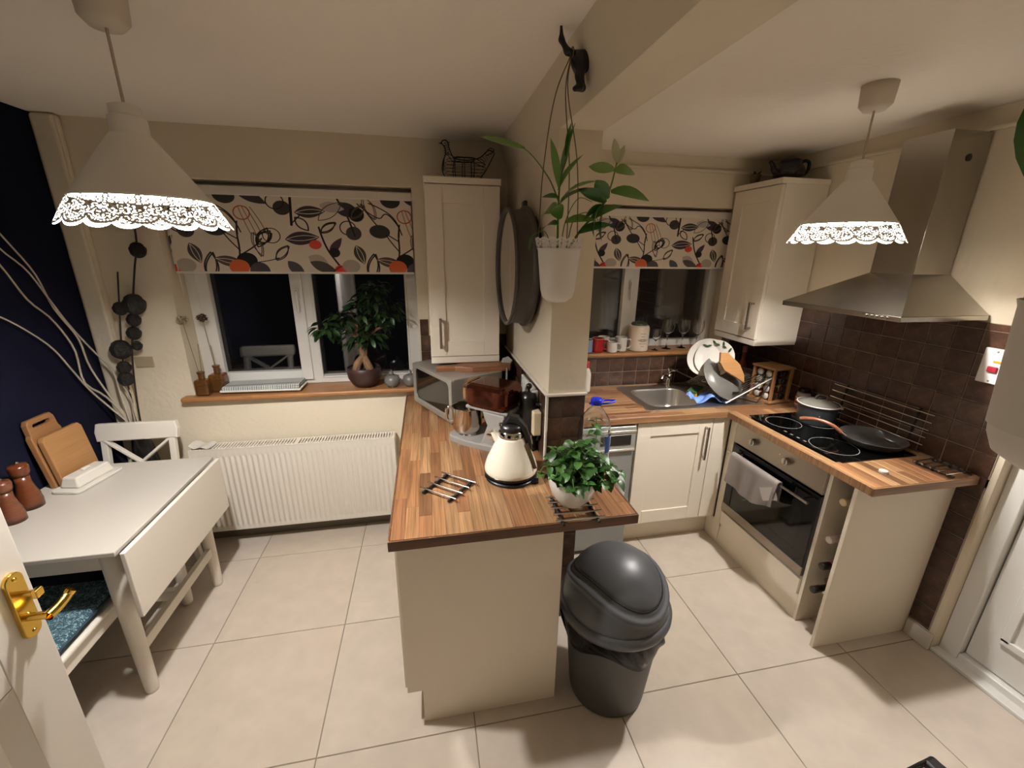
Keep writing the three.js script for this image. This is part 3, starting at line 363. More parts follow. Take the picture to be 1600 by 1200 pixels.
// ---------- wall cupboard over the microwave, wire hen ----------
const shaker = (par, name, x0, x1, y0, y1, z, fr = .075, mat = cream) => { // door leaf facing +z with its face at z
  const d = part(name, [rm(x0, x0 + fr, y0, y1, z - .02, z, .002), rm(x1 - fr, x1, y0, y1, z - .02, z, .002), rm(x0 + fr, x1 - fr, y0, y0 + fr, z - .02, z, .002), rm(x0 + fr, x1 - fr, y1 - fr, y1, z - .02, z, .002), bm(x0 + fr - .002, x1 - fr + .002, y0 + fr - .002, y1 - fr + .002, z - .016, z - .009)], mat, par); return d; };
const barHandle = (par, x, y0, y1, z) => { part('handle', [rb(.014, y1 - y0, .010, .003, x, (y0 + y1) / 2, z + .032), rb(.012, .014, .03, .003, x, y0 + .012, z + .015), rb(.012, .014, .03, .003, x, y1 - .012, z + .015)], satinNickel, par); };
{ const x0 = .008, x1 = .388, o = thing('wall_cabinet', 'tall narrow cream wall cupboard left of the partition, above the microwave', 'cupboard', [x0, 1.185, 0]), W = x1 - x0, H = .945;
  part('carcass', [bm(0, W, 0.012, H, 0.005, .30)], cream, o); const d = shaker(o, 'door', .002, W - .002, .04, H - .034, .322, .085); barHandle(d, .055, .09, .255, .322);
  part('cornice', rm(-.004, W + .004, H - .03, H, .004, .332, .004), cream, o); part('light_pelmet', rm(0, W, 0, .036, .285, .318, .003), cream, o); }
{ const o = thing('wire_hen', 'black wire egg basket shaped like a hen on the cream wall cupboard', 'egg basket', [.225, 2.131, .2], 0), W = M(0x0d0b0a, .5), g = [], T = (p, r = .0022, n = 40) => g.push(tube(p, r, n, 6));
  const outline = [[-.095, 0, 0], [-.118, .04, 0], [-.115, .085, 0], [-.1, .125, 0], [-.105, .155, 0], [-.12, .172, 0], [-.107, .185, 0], [-.09, .18, 0], [-.082, .15, 0], [-.06, .108, 0], [-.03, .1, 0], [.04, .103, 0], [.085, .12, 0], [.12, .15, 0], [.15, .14, 0], [.14, .115, 0], [.115, .07, 0], [.08, .02, 0], [.06, 0, 0]];
  part('outline', [tube(outline, .003, 80, 6), rod([-.095, 0, 0], [.06, 0, 0], .003)], W, o);
  for (const s of [-1, 1]) for (const [k, w] of [[.55, .06], [1, .075]]) { const p = outline.map(q => [q[0] * (1 - .04 * k), q[1], s * w * (q[1] < .11 ? Math.sqrt(Math.max(.05, 1 - Math.pow((q[1] - .05) / .085, 2))) * (1 - Math.pow(q[0] / .2, 2)) : .12)]); if (k === 1) { T(p.slice(1, 4).concat([[-.06, .1, s * .055], [-.03, .098, s * .06], [.04, .1, s * .058], [.1, .075, s * .03]]), .0018); } }
  for (let i = 0; i < 7; i++) { const y = .004 + i * .0155, a = .078 + .03 * Math.sin(i / 6 * 2.4), b = .05 + .022 * Math.sin(i / 6 * 2.6), cx = -.01 + i * .002; g.push(new THREE.TorusGeometry(1, .0012 / a, 5, 40).scale(a, b, a).rotateX(Math.PI / 2).translate(cx, y, 0)); }
  for (const x of [-.055, -.01, .035]) T([[x, .1, .06], [x * 1.1, .05, .07], [x, 0, .05], [x, 0, -.05], [x * 1.1, .05, -.07], [x, .1, -.06]], .0022);
  T([[-.06, .1, 0], [-.05, .102, .05], [-.01, .1, .062], [.035, .102, .05], [.05, .104, 0], [.035, .102, -.05], [-.01, .1, -.062], [-.05, .102, -.05], [-.06, .1, 0]], .0028);
  for (let i = 0; i < 6; i++) { const y = .115 + i * .011; T([[-.108, y, 0], [-.095, y + .004, .014], [-.082 + i * .001, y + .006, 0], [-.095, y + .004, -.014], [-.108, y, 0]], .0012, 16); T([[.075 + i * .013, .112 + i * .005, 0], [.09 + i * .01, .1 + i * .007, .012], [.1 + i * .008, .085 + i * .009, 0]], .0012, 12); }
  T([[.1, .13, .006], [.125, .158, .012], [.148, .15, .008], [.13, .135, .004], [.105, .125, .0]], .002);
  part('wire_mesh', g, W, o); part('beak', new THREE.ConeGeometry(.006, .02, 8).rotateZ(Math.PI / 2).translate(-.126, .17, 0), W, o); }

// ---------- microwave and what lies on it ----------
{ const o = thing('microwave', 'silver microwave oven in the corner of the peninsula worktop', 'microwave', [.0, .90, .35], 0); 
  // local x runs along the front (left to right), local z is the outward normal
  o.rotation.y = Math.atan2(-.895, .446);
  const W = .455, D = .322, H = .255, sil = M(0xa09a90, .36, .45); part('case', rm(-W / 2, W / 2, .012, H, -D, -.012, .006), sil, o);
  part('door_frame', extr(rrect(W, H - .014, .012), .016, .004, [rrect(W - .06, H - .075, .03, -.0, .005)]).translate(0, (H + .012) / 2, -.016), sil, o);
  part('door_glass', rm(-W / 2 + .025, W / 2 - .025, .04, H - .028, -.012, -.004, .003), M(0x141210, .08), o); part('feet', [cyl(.012, .012, .014, -W / 2 + .04, .006, -.04), cyl(.012, .012, .014, W / 2 - .04, .006, -.04), cyl(.012, .012, .014, -W / 2 + .04, .006, -D + .05), cyl(.012, .012, .014, W / 2 - .04, .006, -D + .05)], black, o);
  part('control_strip', rm(W / 2 - .07, W / 2 - .03, .05, .07, -.005, -.0025, .001), M(0x2a2724, .2), o);
  const r = thing('wooden_paddle', 'long wooden bread paddle lying on top of the microwave', 'bread board', [.28, 1.157, .36], .05); part('board', extr([[-.25, -.014], [-.15, -.02], [-.1, -.045], [-.06, -.06], [.15, -.058], [.17, 0], [.15, .058], [-.06, .06], [-.1, .045], [-.15, .02], [-.25, .014]], .022, .005).rotateX(-Math.PI / 2), M(0xb07c54, .5, 0, { map: woodTex }), r);
  const s = thing('plastic_spatula', 'pale grey plastic spatula sticking out past the wooden paddle', 'spatula', [.425, 1.18, .34], -.4); part('blade', extr([[-.03, -.05], [.02, -.055], [.03, .02], [0, .05], [-.03, .03]], .006, .002).rotateX(-1.1), M(0xa9a49f, .5), s); part('handle', rod([.01, -.005, .03], [.045, -.04, .20], .005), M(0x8a8580, .5), s); }
// ---------- hand mixer stand: body, head, bowl ----------
{ const o = thing('stand_mixer', 'grey stand mixer with glossy copper-brown head and steel bowl', 'stand mixer', [.245, .90, .755], 0); o.rotation.y = Math.atan2(-.66, .75) ; // local +x runs from bowl to column
  const gr = M(0x8d8984, .28), cop = M(0x54291a, .07, .8), trim = M(0xb08d6a, .14, .9);
  part('base', [extr([[-.17, -.06], [-.15, -.085], [-.05, -.095], [.12, -.08], [.17, -.07], [.18, 0], [.17, .07], [.12, .08], [-.05, .095], [-.15, .085], [-.17, .06], [-.178, 0]], .022, .006).rotateX(-Math.PI / 2)], gr, o);
  part('column', [extr([[.02, .02], [.15, .02], [.155, .1], [.15, .186], [.03, .186], [.04, .15], [.055, .12], [.03, .05]], .12, .01).translate(0, 0, -.06)], gr, o);
  part('head', extr(rrect(.225, .115, .035, .0, .258), .125, .022).translate(.052, -.004, -.0625), cop, o);
  part('trim_band', extr(rrect(.228, .016, .006, .052, .192), .132, .006).translate(0, 0, -.066), gr, o);
  part('front_cap', extr(rrect(.13, .11, .03), .014, .005, [rrect(.1, .082, .024)]).rotateY(-Math.PI / 2).translate(-.062, .254, 0), trim, o);
  part('label_card', rb(.035, .05, .0012, .0005, .065, .238, .0668), M(0xffffff, .7, 0, { map: canvasTex(64, 96, (c, w, h) => { c.fillStyle = '#d9cdb8'; c.fillRect(0, 0, w, h); c.fillStyle = '#5a5148'; for (let i = 0; i < 3; i++) c.fillRect(10, 22 + i * 20, 40, 6); }) }), o);
  part('dial', [cyl(.026, .024, .024, 0, 0, 0, 28).rotateX(Math.PI / 2).translate(.095, .085, .078), rb(.05, .008, .012, .003, .095, .085, .093)], chrome, o);
  part('beater_shaft', [cyl(.012, .012, .10, -.045, .15, 0, 16), cyl(.03, .02, .012, -.045, .172, 0, 20)], chrome, o);
  const b = part('bowl', lathe([[0, .03], [.05, .03], [.062, .038], [.07, .055], [.072, .1], [.073, .16], [.076, .163], [.073, .165], [.07, .16], [.069, .1], [.065, .055], [0, .042]], 48).translate(-.105, 0, 0), M(0xc9bfb2, .12, 1), o);
  part('bowl_handle', [tube([[-.172, .145, .02], [-.198, .147, .032], [-.204, .13, .035], [-.2, .08, .032], [-.17, .076, .02]], .008, 30, 8)], chrome, b); part('bowl_foot', cyl(.052, .056, .014, -.105, .03, 0, 32), chrome, b); }
{ const o = thing('coffee_press', 'tall black jug-like appliance in shadow between mixer and wall sockets', 'appliance', [.432, .9, .862]); part('body', lathe([[0, 0], [.043, 0], [.045, .01], [.043, .2], [.038, .25], [.03, .275], [0, .28]], 28), M(0x0d0c0c, .3), o); part('knob', [cyl(.006, .006, .03, 0, .285, 0, 10), sph(.014, 0, .306, 0, 12)], black, o); part('handle', tube([[.03, .23, .035], [.045, .235, .06], [.05, .16, .068], [.035, .06, .045]], .008, 20, 8), black, o); }
{ const o = thing('kettle', 'cream pyramid kettle with chrome lid and black handle, beside the trivet', 'kettle', [.305, .9, 1.10], 0); o.rotation.y = -.25;
  part('power_base', [lathe([[0, 0], [.105, 0], [.108, .006], [.104, .018], [0, .018]], 40), rb(.04, .012, .03, .004, .095, .008, .05)], black, o);
  part('body', lathe([[0, .02], [.1, .02], [.108, .034], [.107, .05], [.098, .08], [.075, .13], [.055, .172], [.05, .182], [0, .182]], 56), creamGloss, o); part('base_ring', lathe([[.1, .018], [.109, .026], [.109, .034], [.1, .036]], 48), M(0x2a2622, .2, .6), o);
  part('lid', [lathe([[.051, .18], [.053, .19], [.05, .2], [.046, .204], [.044, .207], [0, .207]], 40)], chrome, o); part('lid_dome', lathe([[.043, .206], [.046, .214], [.043, .226], [.03, .236], [0, .24]], 36), M(0x1b1a1a, .35), o); part('lid_catch', [rb(.03, .012, .016, .004, -.035, .225, 0)], chrome, o);
  part('spout', [taperTube([[-.048, .155, .0], [-.066, .182, 0], [-.074, .196, 0]], .02, .011, 12, 12)], creamGloss, o);
  part('handle', [extr([[-.03, .205], [-.035, .235], [-.01, .27], [.03, .262], [.06, .225], [.075, .175], [.085, .13], [.068, .125], [.06, .165], [.044, .205], [.02, .232], [-.008, .238], [-.015, .21]], .032, .007).translate(0, 0, -.016)], M(0x1b1a1a, .35), o); part('handle_trim', extr([[.069, .185], [.075, .187], [.084, .15], [.078, .148]], .02, .002).translate(.004, 0, -.01), chrome, o);
  part('water_gauge', [bar([.063, .162, .03], [.1, .062, .05], .008, .014, [0, .3, 1])], M(0x4a3d22, .15), o); part('logo', bar([-.062, .062, .077], [-.03, .062, .094], .003, .0015, [0, 1, 0], .0005), M(0x8a8478, .3), o); }
// ---------- trivets of steel rods on rubber rails ----------
function trivet(label, pos, turn, rods, L, gap, tilt) { const o = thing('rod_trivet', label, 'trivet', pos, turn); if (tilt) o.rotation.copy(tilt); const W = gap * (rods - 1);
  for (const s of [-1, 1]) { part('rail', rod([s * L * .36, .008, -W / 2 - .015], [s * L * .36, .008, W / 2 + .015], .0052), rubber, o); for (const e of [-1, 0, 1]) part('foot', sph(.0085, s * L * .36, .0085, e * W / 2 * .85, 10), rubber, o); }
  for (let i = 0; i < rods; i++) part('rod', rod([-L / 2, .0165, -W / 2 + i * gap], [L / 2, .0165, -W / 2 + i * gap], .0036, 10), chrome, o); return o; }
trivet('steel rod trivet lying empty on the peninsula, left of the kettle', [.047, .90, 1.16], -.69, 4, .165, .044);
trivet('steel rod trivet under the bowl of basil', [.48, .90, 1.385], -.02, 5, .175, .036);
trivet('steel rod trivet lying at the wall end of the right worktop', [2.17, .90, 1.37], .06, 5, .145, .03);
{ const o = trivet('long steel rod rack leaning upright on the brown tiles behind the pans', [2.238, 1.006, 1.0], 0, 6, .5, .036); const c = Math.cos(.13), n = Math.sin(.13);
  o.quaternion.setFromRotationMatrix(new THREE.Matrix4().makeBasis(V(0, 0, 1), V(-c, n, 0), V(-n, -c, 0))); }
// ---------- basil, bottle ----------
{ const o = thing('basil_plant', 'bushy green basil in a white bowl standing on a trivet', 'potted plant', [.475, .92, 1.37]);
  part('bowl', lathe([[0, 0], [.03, 0], [.045, .01], [.072, .045], [.086, .085], [.09, .115], [.086, .115], [.08, .085], [.06, .04], [0, .02]], 40), ceramicWhite, o); part('soil', cyl(.083, .08, .012, 0, .1, 0), M(0x1c140d, .95), o);
  const SM = M(0x4c7430, .6), lg = [leafGeo(.042, .036, .55, .35, 5), leafGeo(.034, .030, .3, .3, 5), leafGeo(.028, .024, .7, .4, 4)];
  const LM = ['#345a24', '#42702d', '#2a4a1a', '#4d7a37'].map(c => new THREE.MeshPhysicalMaterial({ color: c, roughness: .42, transmission: .12, thickness: 0, side: THREE.DoubleSide }));
  let n = 0; const st = []; for (let s = 0; s < 30; s++) { const a = s * 2.4, e = Math.sqrt((s + .5) / 30), tx = Math.cos(a) * .148 * e + .015, tz = Math.sin(a) * .135 * e, ty = .235 - .14 * e * e + rr(-.02, .02); const bx_ = Math.cos(a) * .05 * e, bz_ = Math.sin(a) * .05 * e; st.push(taperTube([[bx_, .1, bz_], [bx_ * 1.4 + tx * .3, .1 + ty * .45, bz_ * 1.4 + tz * .3], [tx, ty, tz]], .0028, .0014, 8, 5));
    for (let k = 0; k < 9; k++) { const t = .35 + k * .08, px = bx_ + (tx - bx_) * t, pz = bz_ + (tz - bz_) * t, py = .1 + (ty - .1) * t + .01, b = a + k * 1.9 + rr(-.4, .4); const m = part('leaf', lg[(k + s) % 3], LM[(s + k * 3) % 4], o); aim(m, [px, py, pz], [Math.cos(b), rr(-.25, .5), Math.sin(b)], rr(-.4, .4)); n++; } }
  st.push(taperTube([[.06, .12, -.02], [.12, .2, -.1], [.13, .27, -.14]], .003, .0015, 10, 5)); for (let k = 0; k < 14; k++) { const m = part('leaf', lg[1 + k % 2], LM[k % 4], o); aim(m, [.08 + .05 * k / 14, .15 + .125 * k / 14, -.05 - .09 * k / 14], [Math.cos(k * 2.4), .2, Math.sin(k * 2.4)], rr(-.4, .4)); }
  st.push(taperTube([[.07, .12, .0], [.14, .14, .0], [.18, .11, .0]], .003, .0015, 10, 5)); for (let k = 0; k < 12; k++) { const m = part('leaf', lg[k % 3], LM[k % 4], o); aim(m, [.1 + .085 * k / 12, .13 - .02 * k / 12, rr(-.02, .02)], [Math.cos(k * 2.4), .0, Math.sin(k * 2.4)], rr(-.4, .4)); }
  part('stems', st, SM, o); }
{ const o = thing('water_bottle', 'large clear plastic water bottle with a blue cap and carrying loop', 'water bottle', [.682, .90, 1.045]); const R = .07, wat = [[0, .002], [R * .9, 0], [R, .01], [R, .07], [R * .96, .075], [R, .08], [R, .14], [R * .96, .146], [R, .152], [R * .99, .175], [R * .86, .21], [R * .5, .245], [.02, .262], [.019, .275]];
  part('bottle', lathe([...wat, ...wat.slice(1).reverse().map(q => [Math.max(.001, q[0] - .0025), q[1] + (q[1] < .01 ? .003 : 0)])], 48), new THREE.MeshPhysicalMaterial({ color: 0xf4f8fa, roughness: .04, transmission: 1, thickness: .003, ior: 1.45, side: THREE.DoubleSide }), o);
  const blue = M(0x1a2fc4, .35); part('cap', [lathe([[0, .298], [.021, .298], [.024, .292], [.024, .272], [0, .272]], 28)], blue, o); part('carrying_loop', tube([[.02, .276, .012], [.05, .28, .018], [.085, .282, .0], [.05, .28, -.018], [.02, .276, -.012], [-.02, .274, -.012], [-.028, .274, 0], [-.02, .274, .012]], .0042, 60, 8, true), blue, o);
  const lab = new THREE.CylinderGeometry(R + .0012, R + .0012, .075, 40, 1, true, .35, 1.3).translate(0, .108, 0); part('label', lab, M(0xffffff, .4, 0, { map: canvasTex(256, 96, (c, w, h) => { c.fillStyle = '#16305e'; c.fillRect(0, 0, w, h); c.strokeStyle = '#e8eef4'; c.lineWidth = 5; c.beginPath(); c.moveTo(100, 10); c.bezierCurveTo(150, 20, 110, 60, 160, 84); c.stroke(); c.lineWidth = 4; for (let i = 0; i < 4; i++) { c.beginPath(); c.arc(126 + i * 13, 56 - i * 5, 6, 0, 6); c.stroke(); } }) }), o); }
{ const o = thing('spray_bottle', 'white bottle with red top behind the partition, by the sill', 'bottle', [1.005, .90, .1]); part('body', lathe([[0, 0], [.03, 0], [.032, .01], [.032, .12], [.024, .15], [.014, .165], [0, .165]], 28), ceramicWhite, o); part('cap', [cyl(.014, .016, .03, 0, .18, 0, 20), rb(.03, .018, .03, .005, 0, .2, 0)], M(0xb02a20, .4), o); }

// ---------- worktops built of staves ----------
function staves(par, axis, a0, a1, b0, b1, w, holes = [], y = .90, t = .038) { // axis: direction of the staves; a along, b across
  const nb = Math.round((b1 - b0) / w), bw = (b1 - b0) / nb, G = {};
  for (let i = 0; i < nb; i++) { const c0 = b0 + i * bw, c1 = c0 + bw; let segs = [[a0, a1]];
    for (const [h0, h1, k0, k1] of holes) if (c1 > k0 + .003 && c0 < k1 - .003) segs = segs.flatMap(([s, e]) => h1 <= s || h0 >= e ? [[s, e]] : [[s, h0], [h1, e]]).filter(([s, e]) => e - s > .01);
    for (const [s, e] of segs) { let p = s, first = true; while (p < e - .001) { let L = first ? rr(.1, .42) : rr(.24, .46); first = false; if (e - p - L < .08) L = e - p; const q = [.12, .18, .24, .3, .36, .42].reduce((m, v) => Math.abs(v - L) < Math.abs(m - L) ? v : m, .12); let len = Math.min(e - p, e - p - q < .06 ? e - p : q);
        const key = len.toFixed(3) + bw.toFixed(4) + axis; const v = Math.floor(rnd() * 3), g = G[key + v] ??= (() => { let g = slab(len - .0004, t, bw - .0004, .0005); mUV(g, 0, rr(0, 1), rr(0, 1)); if (axis === 'z') g = g.rotateY(Math.PI / 2); return g; })();
        const m = part('stave', g, staveTones[Math.floor(rnd() * rnd() * 1.0 * 8 + rnd() * 4) % 8], par); const ca = p + len / 2, cb = (c0 + c1) / 2; m.position.set(axis === 'x' ? ca : cb, y - t, axis === 'x' ? cb : ca); p += len; } } }
}
const SINK = [1.262, 1.735, .085, .485], HOB = [1.80, 2.19, .69, 1.235];
{ const o = thing('worktop', 'butcher-block worktop of the peninsula, carrying kettle, mixer and microwave', 'worktop'); staves(o, 'z', .002, 1.44, -.152, PX0 - .012, .0457); staves(o, 'z', PZ + .012, 1.44, PX0 - .012, .694, .0457);
  part('edge_strip', [rm(-.160, .702, .862, .8995, 1.44, 1.447, .003), rm(-.160, -.152, .862, .8995, .002, 1.44, .003), rm(.694, .702, .862, .8995, PZ + .012, 1.44, .003)], edgeWood, o, 'darker brown edging'); }
{ const o = thing('worktop', 'butcher-block worktop along the window wall, cut out for the sink', 'worktop'); staves(o, 'x', PX1 + .005, XR - .01, .012, .585, .0441, [[SINK[0], SINK[1], SINK[2], SINK[3]]]); part('edge_strip', rm(PX1 + .005, 1.712, .862, .8995, .585, .592, .003), edgeLight, o); }
{ const o = thing('worktop', 'butcher-block worktop along the tiled right wall, around the black hob', 'worktop'); staves(o, 'z', .5855, 1.447, 1.72, XR - .01, .045, [[HOB[2], HOB[3], HOB[0], HOB[1]]]); part('edge_strip', [rm(1.712, 1.72, .862, .8995, .592, 1.447, .003), rm(1.712, XR - .01, .862, .8995, 1.447, 1.454, .003)], edgeLight, o); }

// ---------- base units ----------
{ const o = thing('peninsula_unit', 'cream base unit under the peninsula worktop with a plain end panel', 'base unit'); const pl = .1;
  part('end_panel', extr([[-.142, .165], [-.142, .861], [.447, .861], [.447, 0], [-.085, 0], [-.085, .165]].map(q => q), .02).translate(0, 0, 1.365), cream, o);
  part('carcass', [bm(-.13, .43, .15, .86, .02, 1.364)], cream, o); part('plinth', bm(-.08, -.064, 0, .15, .02, 1.364), cream, o);
  for (let i = 0; i < 3; i++) { const z0 = .13 + i * .412; part('door', rm(-.152, -.132, .165, .856, z0, z0 + .408, .002), cream, o); } }
{ const o = thing('washing_machine', 'grey freestanding washing machine with a round white-rimmed door, under the window worktop', 'washing machine', [.898, 0, .3]); const G = M(0x8b8b89, .35, .1), W = .475;
  part('casing', rm(-W / 2, W / 2, .03, .85, -.28, .28, .008), G, o); part('feet', [cyl(.02, .02, .03, -.2, .015, .24), cyl(.02, .02, .03, .2, .015, .24)], black, o);
  part('control_panel', rm(-W / 2, W / 2, .7, .85, .28, .293, .006), M(0xa3a29d, .3, .3), o); part('display', rm(.03, W / 2 - .03, .735, .80, .292, .297, .003), blackGloss, o); part('drawer', rm(-W / 2 + .02, -.03, .73, .82, .292, .297, .003), G, o); part('trim', [rm(-W / 2, W / 2, .812, .826, .292, .298, .002), rm(-W / 2, W / 2, .7, .712, .292, .298, .002)], chrome, o);
  part('porthole_rim', new THREE.TorusGeometry(.155, .032, 12, 48).scale(1, 1, .7).translate(0.02, .44, .285), M(0xc9c7c2, .25), o); part('porthole_glass', new THREE.SphereGeometry(.145, 32, 12, 0, 6.3, 0, 1.1).rotateX(Math.PI / 2).scale(1, 1, .4).translate(.02, .44, .245), M(0x141516, .06), o); }
{ const o = thing('base_cabinet', 'cream base cabinet with a framed door and vertical bar handle, under the sink', 'base unit'); part('carcass', [bm(1.15, 1.168, .15, .86, .01, .545), bm(1.168, 1.78, .15, .168, .01, .545), bm(1.762, 1.78, .15, .86, .01, .545)], cream, o);
  const d = shaker(o, 'door', 1.155, 1.640, .175, .852, .572, .085); barHandle(d, 1.592, .60, .812, .572); part('filler_panel', [rm(1.645, 1.752, .175, .86, .552, .570, .002)], cream, o); part('plinth', bm(1.15, 1.80, 0, .15, .47, .486), cream, o); }
{ const X = 1.772, o = thing('oven_housing', 'cream housing around the built-in oven, with drawer front and plinth', 'base unit'); part('side_panel', bm(X, 2.25, 0, .86, 1.222, 1.24), cream, o); part('side_panel', bm(X, 2.25, .12, .86, .612, .628), cream, o); part('corner_post', rm(X - .01, X + .03, .02, .86, .572, .622, .003), cream, o); part('drawer_front', rm(X - .016, X, .155, .245, .63, 1.222, .003), cream, o); part('shelf', bm(X + .005, 2.25, .24, .256, .628, 1.222), cream, o); part('plinth', bm(X, X + .016, 0, .15, .49, 1.2215), cream, o); }
{ const o = thing('end_panel', 'plain cream end panel standing beside the wine rack gap', 'end panel'); part('panel', rm(1.724, 2.262, 0, .861, 1.372, 1.39, .0025), cream, o); }
{ const X = 1.772, o = thing('oven', 'built-in electric oven with steel fascia and black glass door', 'oven', [X, 0, .925]), h = .297;
  part('fascia', rm(-.016, .0, .722, .852, -h, h, .003), M(0xa09689, .33, .9), o); for (const z of [-.145, .085]) { part('knob', [cyl(.018, .02, .022, 0, 0, 0, 28).rotateZ(Math.PI / 2).translate(-.028, .788, z), rb(.012, .03, .007, .002, -.04, .788, z)], steel, o); } part('indicator', sph(.003, -.017, .80, .03, 8), M(0xff9a50, .3, 0, { emissive: 0xff8a40, emissiveIntensity: .6 }), o);
  const d = part('door', rm(-.018, .0, .262, .712, -h, h, .004), M(0x0a0a0a, .12), o); part('door_glass', rm(-.021, -.016, .315, .705, -h + .004, h - .004, .002), M(0x060606, .05), d); part('bottom_trim', rm(-.022, -.015, .262, .314, -h, h, .002), M(0xa09689, .33, .9), d); part('inner_window', rm(-.0214, -.0205, .36, .6, -h + .07, h - .07, .0003), M(0x15130f, .06), d);
  part('handle', [rod([-.062, .672, -h + .02], [-.062, .672, h - .02], .007, 14), rod([-.02, .672, -h + .06], [-.062, .672, -h + .06], .006), rod([-.02, .672, h - .06], [-.062, .672, h - .06], .006)], steel, d);
  part('cavity', [bm(0, .45, .262, .84, -h + .01, -h + .02), bm(0, .45, .262, .84, h - .02, h - .01), bm(.44, .45, .262, .84, -h, h)], black, o); }
{ // towel over the oven handle
  const o = thing('hand_towel', 'grey hand towel hanging over the oven door handle', 'towel', [1.772, 0, .925]), P = [], I = [], nu = 26, nv = 22; for (let j = 0; j <= nv; j++) for (let i = 0; i <= nu; i++) { const u = i / nu, v = j / nv; const z = -.225 + .33 * u, s = v * .30 - .1; let y, x; const wob = .008 * Math.sin(u * 9 + v * 2) + .006 * Math.sin(u * 19 + 1);
      const front = .155 + .04 * Math.sin(u * 3.0 + .2) - .02 * u; if (v < .3) { const t = v / .3; y = .682 - .12 * (1 - t); x = -.050 + .006 * (1 - t) + wob * .4 * (1 - t); } else if (v < .4) { const t = (v - .3) / .1, a = Math.PI * t; x = -.062 + .0125 * Math.cos(a); y = .676 + .0125 * Math.sin(a); } else { const t = (v - .4) / .6; y = .676 - t * front; x = -.0755 - .012 * t - wob * t; }
      P.push(x, y, z + .016 * Math.sin(v * 5) * (u - .5) + (v > .4 ? (v - .4) * .03 * (u - .3) : 0)); } for (let j = 0; j < nv; j++) for (let i = 0; i < nu; i++) { const a = j * (nu + 1) + i, b = a + nu + 1; I.push(a, b, a + 1, a + 1, b, b + 1); }
  const sheet = (dx) => { const g = new THREE.BufferGeometry(); g.setAttribute('position', new THREE.Float32BufferAttribute(P, 3)); g.setIndex(I); g.computeVertexNormals(); const uv = new Float32Array(P.length / 3 * 2); for (let k = 0; k < P.length / 3; k++) { uv[k * 2] = P[k * 3 + 2]; uv[k * 2 + 1] = (k / (nu + 1) | 0) / nv * .3; } g.setAttribute('uv', new THREE.BufferAttribute(uv, 2)); if (dx) { const n = g.attributes.normal, p = g.attributes.position; for (let k = 0; k < p.count; k++) p.setXYZ(k, p.getX(k) + n.getX(k) * dx, p.getY(k) + n.getY(k) * dx, p.getZ(k) + n.getZ(k) * dx); } return g; };
  const tm = M(0x857b75, .95, 0, { bumpMap: clothBump, bumpScale: .002 }); part('cloth', [sheet(0), sheet(.003)], tm, o);
  part('corner_flap', (() => { const g = new THREE.PlaneGeometry(.07, .07, 5, 5).rotateZ(.5).rotateY(-Math.PI / 2 + .3), p = g.attributes.position; for (let k = 0; k < p.count; k++) p.setX(k, p.getX(k) + .008 * Math.sin(p.getZ(k) * 60)); g.computeVertexNormals(); return g.translate(-.088, .605, .082); })(), M(0xb3aaa3, .95), o, 'lighter folded-back corner'); }
// bottles lying in the gap beside the oven
{ const b = (y, z, x, col, cap, label, pink) => { const o = thing('wine_bottle', label, 'bottle', [x, y, z]); const prof = [[0, 0], [.016, 0], [.0165, .03], [.0145, .034], [.0145, .09], [.02, .12], [.036, .16], [.037, .3], [.034, .31], [0, .31]]; const g = p => lathe(p, 24).rotateZ(-Math.PI / 2); part('glass', g(prof.map(q => [q[0], q[1] + .012])), col, o); part('cap', [g([[0, 0], [.0155, 0], [.0172, .004], [.0172, .045], [0, .045]])], cap, o); if (pink) part('foil', g([[.0175, .046], [.0172, .046], [.0165, .085], [.016, .085]]), pink, o); };
  const gl = M(0x1b2414, .1), amb = M(0x6a3418, .15); b(.735, 1.305, 1.775, gl, M(0xc9b38c, .6), 'topmost bottle in the gap by the oven, its cork end showing'); b(.535, 1.30, 1.762, gl, M(0xcdbab0, .4), 'second bottle down in the gap by the oven, pale round cap', M(0xa8908a, .4)); b(.39, 1.302, 1.758, gl, M(0x2a1c1c, .3), 'third bottle down in the oven gap, dark cap and pink neck', M(0xc06a72, .4)); b(.30, 1.31, 1.81, amb, M(0x54301c, .4), 'amber bottle set back between the two dark-capped bottles'); b(.245, 1.292, 1.758, gl, M(0x1d1212, .3), 'lowest bottle in the gap by the oven, black cap');
  const r = thing('wine_rack', 'cream shelves holding bottles in the narrow gap beside the oven', 'wine rack'); for (const y of [.19, .345, .49, .69]) part('shelf', bm(1.86, 2.24, y - .006, y + .012, 1.242, 1.37), cream, r); part('back', bm(2.24, 2.25, 0, .85, 1.242, 1.37), M(0x4a3a24, .7), r); }
